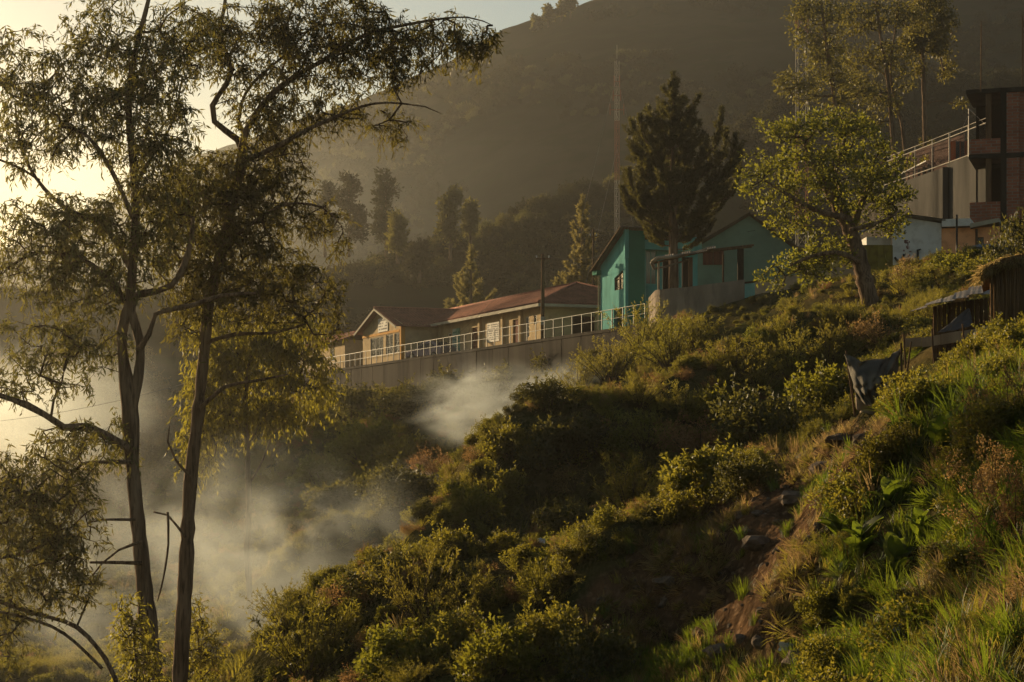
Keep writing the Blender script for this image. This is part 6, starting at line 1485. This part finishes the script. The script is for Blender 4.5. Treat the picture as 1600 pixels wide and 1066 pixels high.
def scrap(px, py, s, label, seed):
    rg = np.random.RandomState(seed); g = np.array(hit(px, py)) + np.array([0, -.03, .06]); n = 5; V = []
    for i in range(n):
        for j in range(n): V.append(g + np.array([(i / 4 - .5) * s, rg.normal() * s * .16, (j / 4 - .5) * s * .6]) + rg.normal(size=3) * s * .05)
    ii = np.arange(25).reshape(5, 5); F = np.stack([ii[:-1, :-1], ii[:-1, 1:], ii[1:, 1:], ii[1:, :-1]], -1).reshape(-1, 4); o = link("plastic_scrap", mesh_np("plastic_scrap", np.array(V), F, M['litter'], True)); tag(o, label, "litter", "plastic litter on the slope")
for k, q in enumerate(((1228,1045,.18,"white plastic scrap on the ledge's right end"),(1292,1044,.3,"pale blue plastic scrap at the foot of the eroded bank"),(855,835,.22,"white plastic scrap high in the bare gully"),(845,850,.16,"white plastic scrap low in the bare gully"),(1415,1000,.35,"grey plastic scrap on the dark bank at the lower right"),(1328,770,.2,"white plastic scrap on the landslip's right rim"))):
    scrap(*q, seed=90 + k)
# ------------------------------------------------------------------ smoke drifting out of the ravine
def smoke(name, px, py, D, rx, ry, rz, dens, seed, label, nscale=2.4, g=.4):
    c = P(px, py, D); bm = bmesh.new(); bmesh.ops.create_icosphere(bm, subdivisions=3, radius=1.0); me = bpy.data.meshes.new(name); bm.to_mesh(me); bm.free()
    m, N, L, out = new_mat(name + "_volume"); tc = N.new("ShaderNodeTexCoord")
    ln = N.new("ShaderNodeVectorMath"); ln.operation = 'LENGTH'; L.new(tc.outputs["Object"], ln.inputs[0])
    fo = N.new("ShaderNodeMapRange"); fo.interpolation_type = 'SMOOTHSTEP'; fo.inputs["From Min"].default_value = 1.0; fo.inputs["From Max"].default_value = .1; L.new(ln.outputs["Value"], fo.inputs["Value"])
    mp = N.new("ShaderNodeMapping"); mp.inputs["Location"].default_value = (seed * 3.1, seed * 1.7, seed); L.new(tc.outputs["Object"], mp.inputs["Vector"]); nz = N.new("ShaderNodeTexNoise"); nz.inputs["Scale"].default_value = nscale; nz.inputs["Detail"].default_value = 6; nz.inputs["Distortion"].default_value = .7; L.new(mp.outputs[0], nz.inputs["Vector"])
    nr = N.new("ShaderNodeMapRange"); nr.inputs["From Min"].default_value = .45; nr.inputs["From Max"].default_value = .75; L.new(nz.outputs[0], nr.inputs["Value"])
    mu = N.new("ShaderNodeMath"); mu.operation = 'MULTIPLY'; L.new(fo.outputs[0], mu.inputs[0]); L.new(nr.outputs[0], mu.inputs[1])
    m2 = N.new("ShaderNodeMath"); m2.operation = 'MULTIPLY'; L.new(mu.outputs[0], m2.inputs[0]); m2.inputs[1].default_value = dens
    pv = N.new("ShaderNodeVolumePrincipled"); pv.inputs["Color"].default_value = (.84, .91, .90, 1); pv.inputs["Anisotropy"].default_value = g; L.new(m2.outputs[0], pv.inputs["Density"]); L.new(pv.outputs[0], out.inputs["Volume"])
    o = link(name, me, m); o.location = c; o.scale = (rx, ry, rz); tag(o, label, "smoke", kind="stuff"); return o
smoke("smoke", 430, 860, 58, 5.2, 3.5, 4.2, .5, 1, "broad smoke bank drifting up from the ravine beside the trunks")
smoke("smoke", 170, 880, 66, 6.0, 4.0, 4.8, .24, 2, "thin smoke behind the two eucalyptus trunks")
smoke("smoke", 770, 635, 95, 5.2, 2.6, 2.6, 1.0, 3, "bright smoke puff below the retaining wall", 2.1)
smoke("smoke", 890, 625, 90, 3.2, 2.0, 2.2, 1.2, 4, "right-hand smoke puff by the feathery shrubs")
smoke("smoke", 655, 775, 76, 2.6, 1.8, 1.8, .42, 5, "faint smoke wisp beyond the ravine mound")
smoke("smoke", 725, 585, 105, 1.3, 1.0, 2.2, .4, 6, "faint wisp rising against the retaining wall")
smoke("smoke", 60, 640, 125, 14.0, 16.0, 7.5, .11, 7, "sunlit mist over the bank behind the forked eucalyptus", 1.1, .72)
smoke("mist", 120, 420, 330, 105, 95, 48, .0042, 8, "golden valley mist glowing before the left end of the mountain", 1.0, .78)
# ------------------------------------------------------------------ air
def volume_mat(name, density, color, aniso):
    m, N, L, out = new_mat(name)
    pv = N.new("ShaderNodeVolumePrincipled"); pv.inputs["Density"].default_value = density; pv.inputs["Color"].default_value = rgb(color); pv.inputs["Anisotropy"].default_value = aniso
    L.new(pv.outputs[0], out.inputs["Volume"]); return m
zt = max(ZMAX, max([(o.matrix_world @ Vector(c)).z for o in scene.objects if o.type == 'MESH' for c in o.bound_box] or [0])) + 2.0
bx = MB().obox((-720, -45, ZMIN - 1.0), (1440, 0, 0), (0, 920, 0), (0, 0, zt - ZMIN + 1.0))
hz = bx.build("haze", volume_mat("haze_air", HAZE_DENSITY, (0.92, 0.90, 0.82), HAZE_ANISO))
tag(hz, "thin golden haze filling the valley air", "haze", kind="stuff")
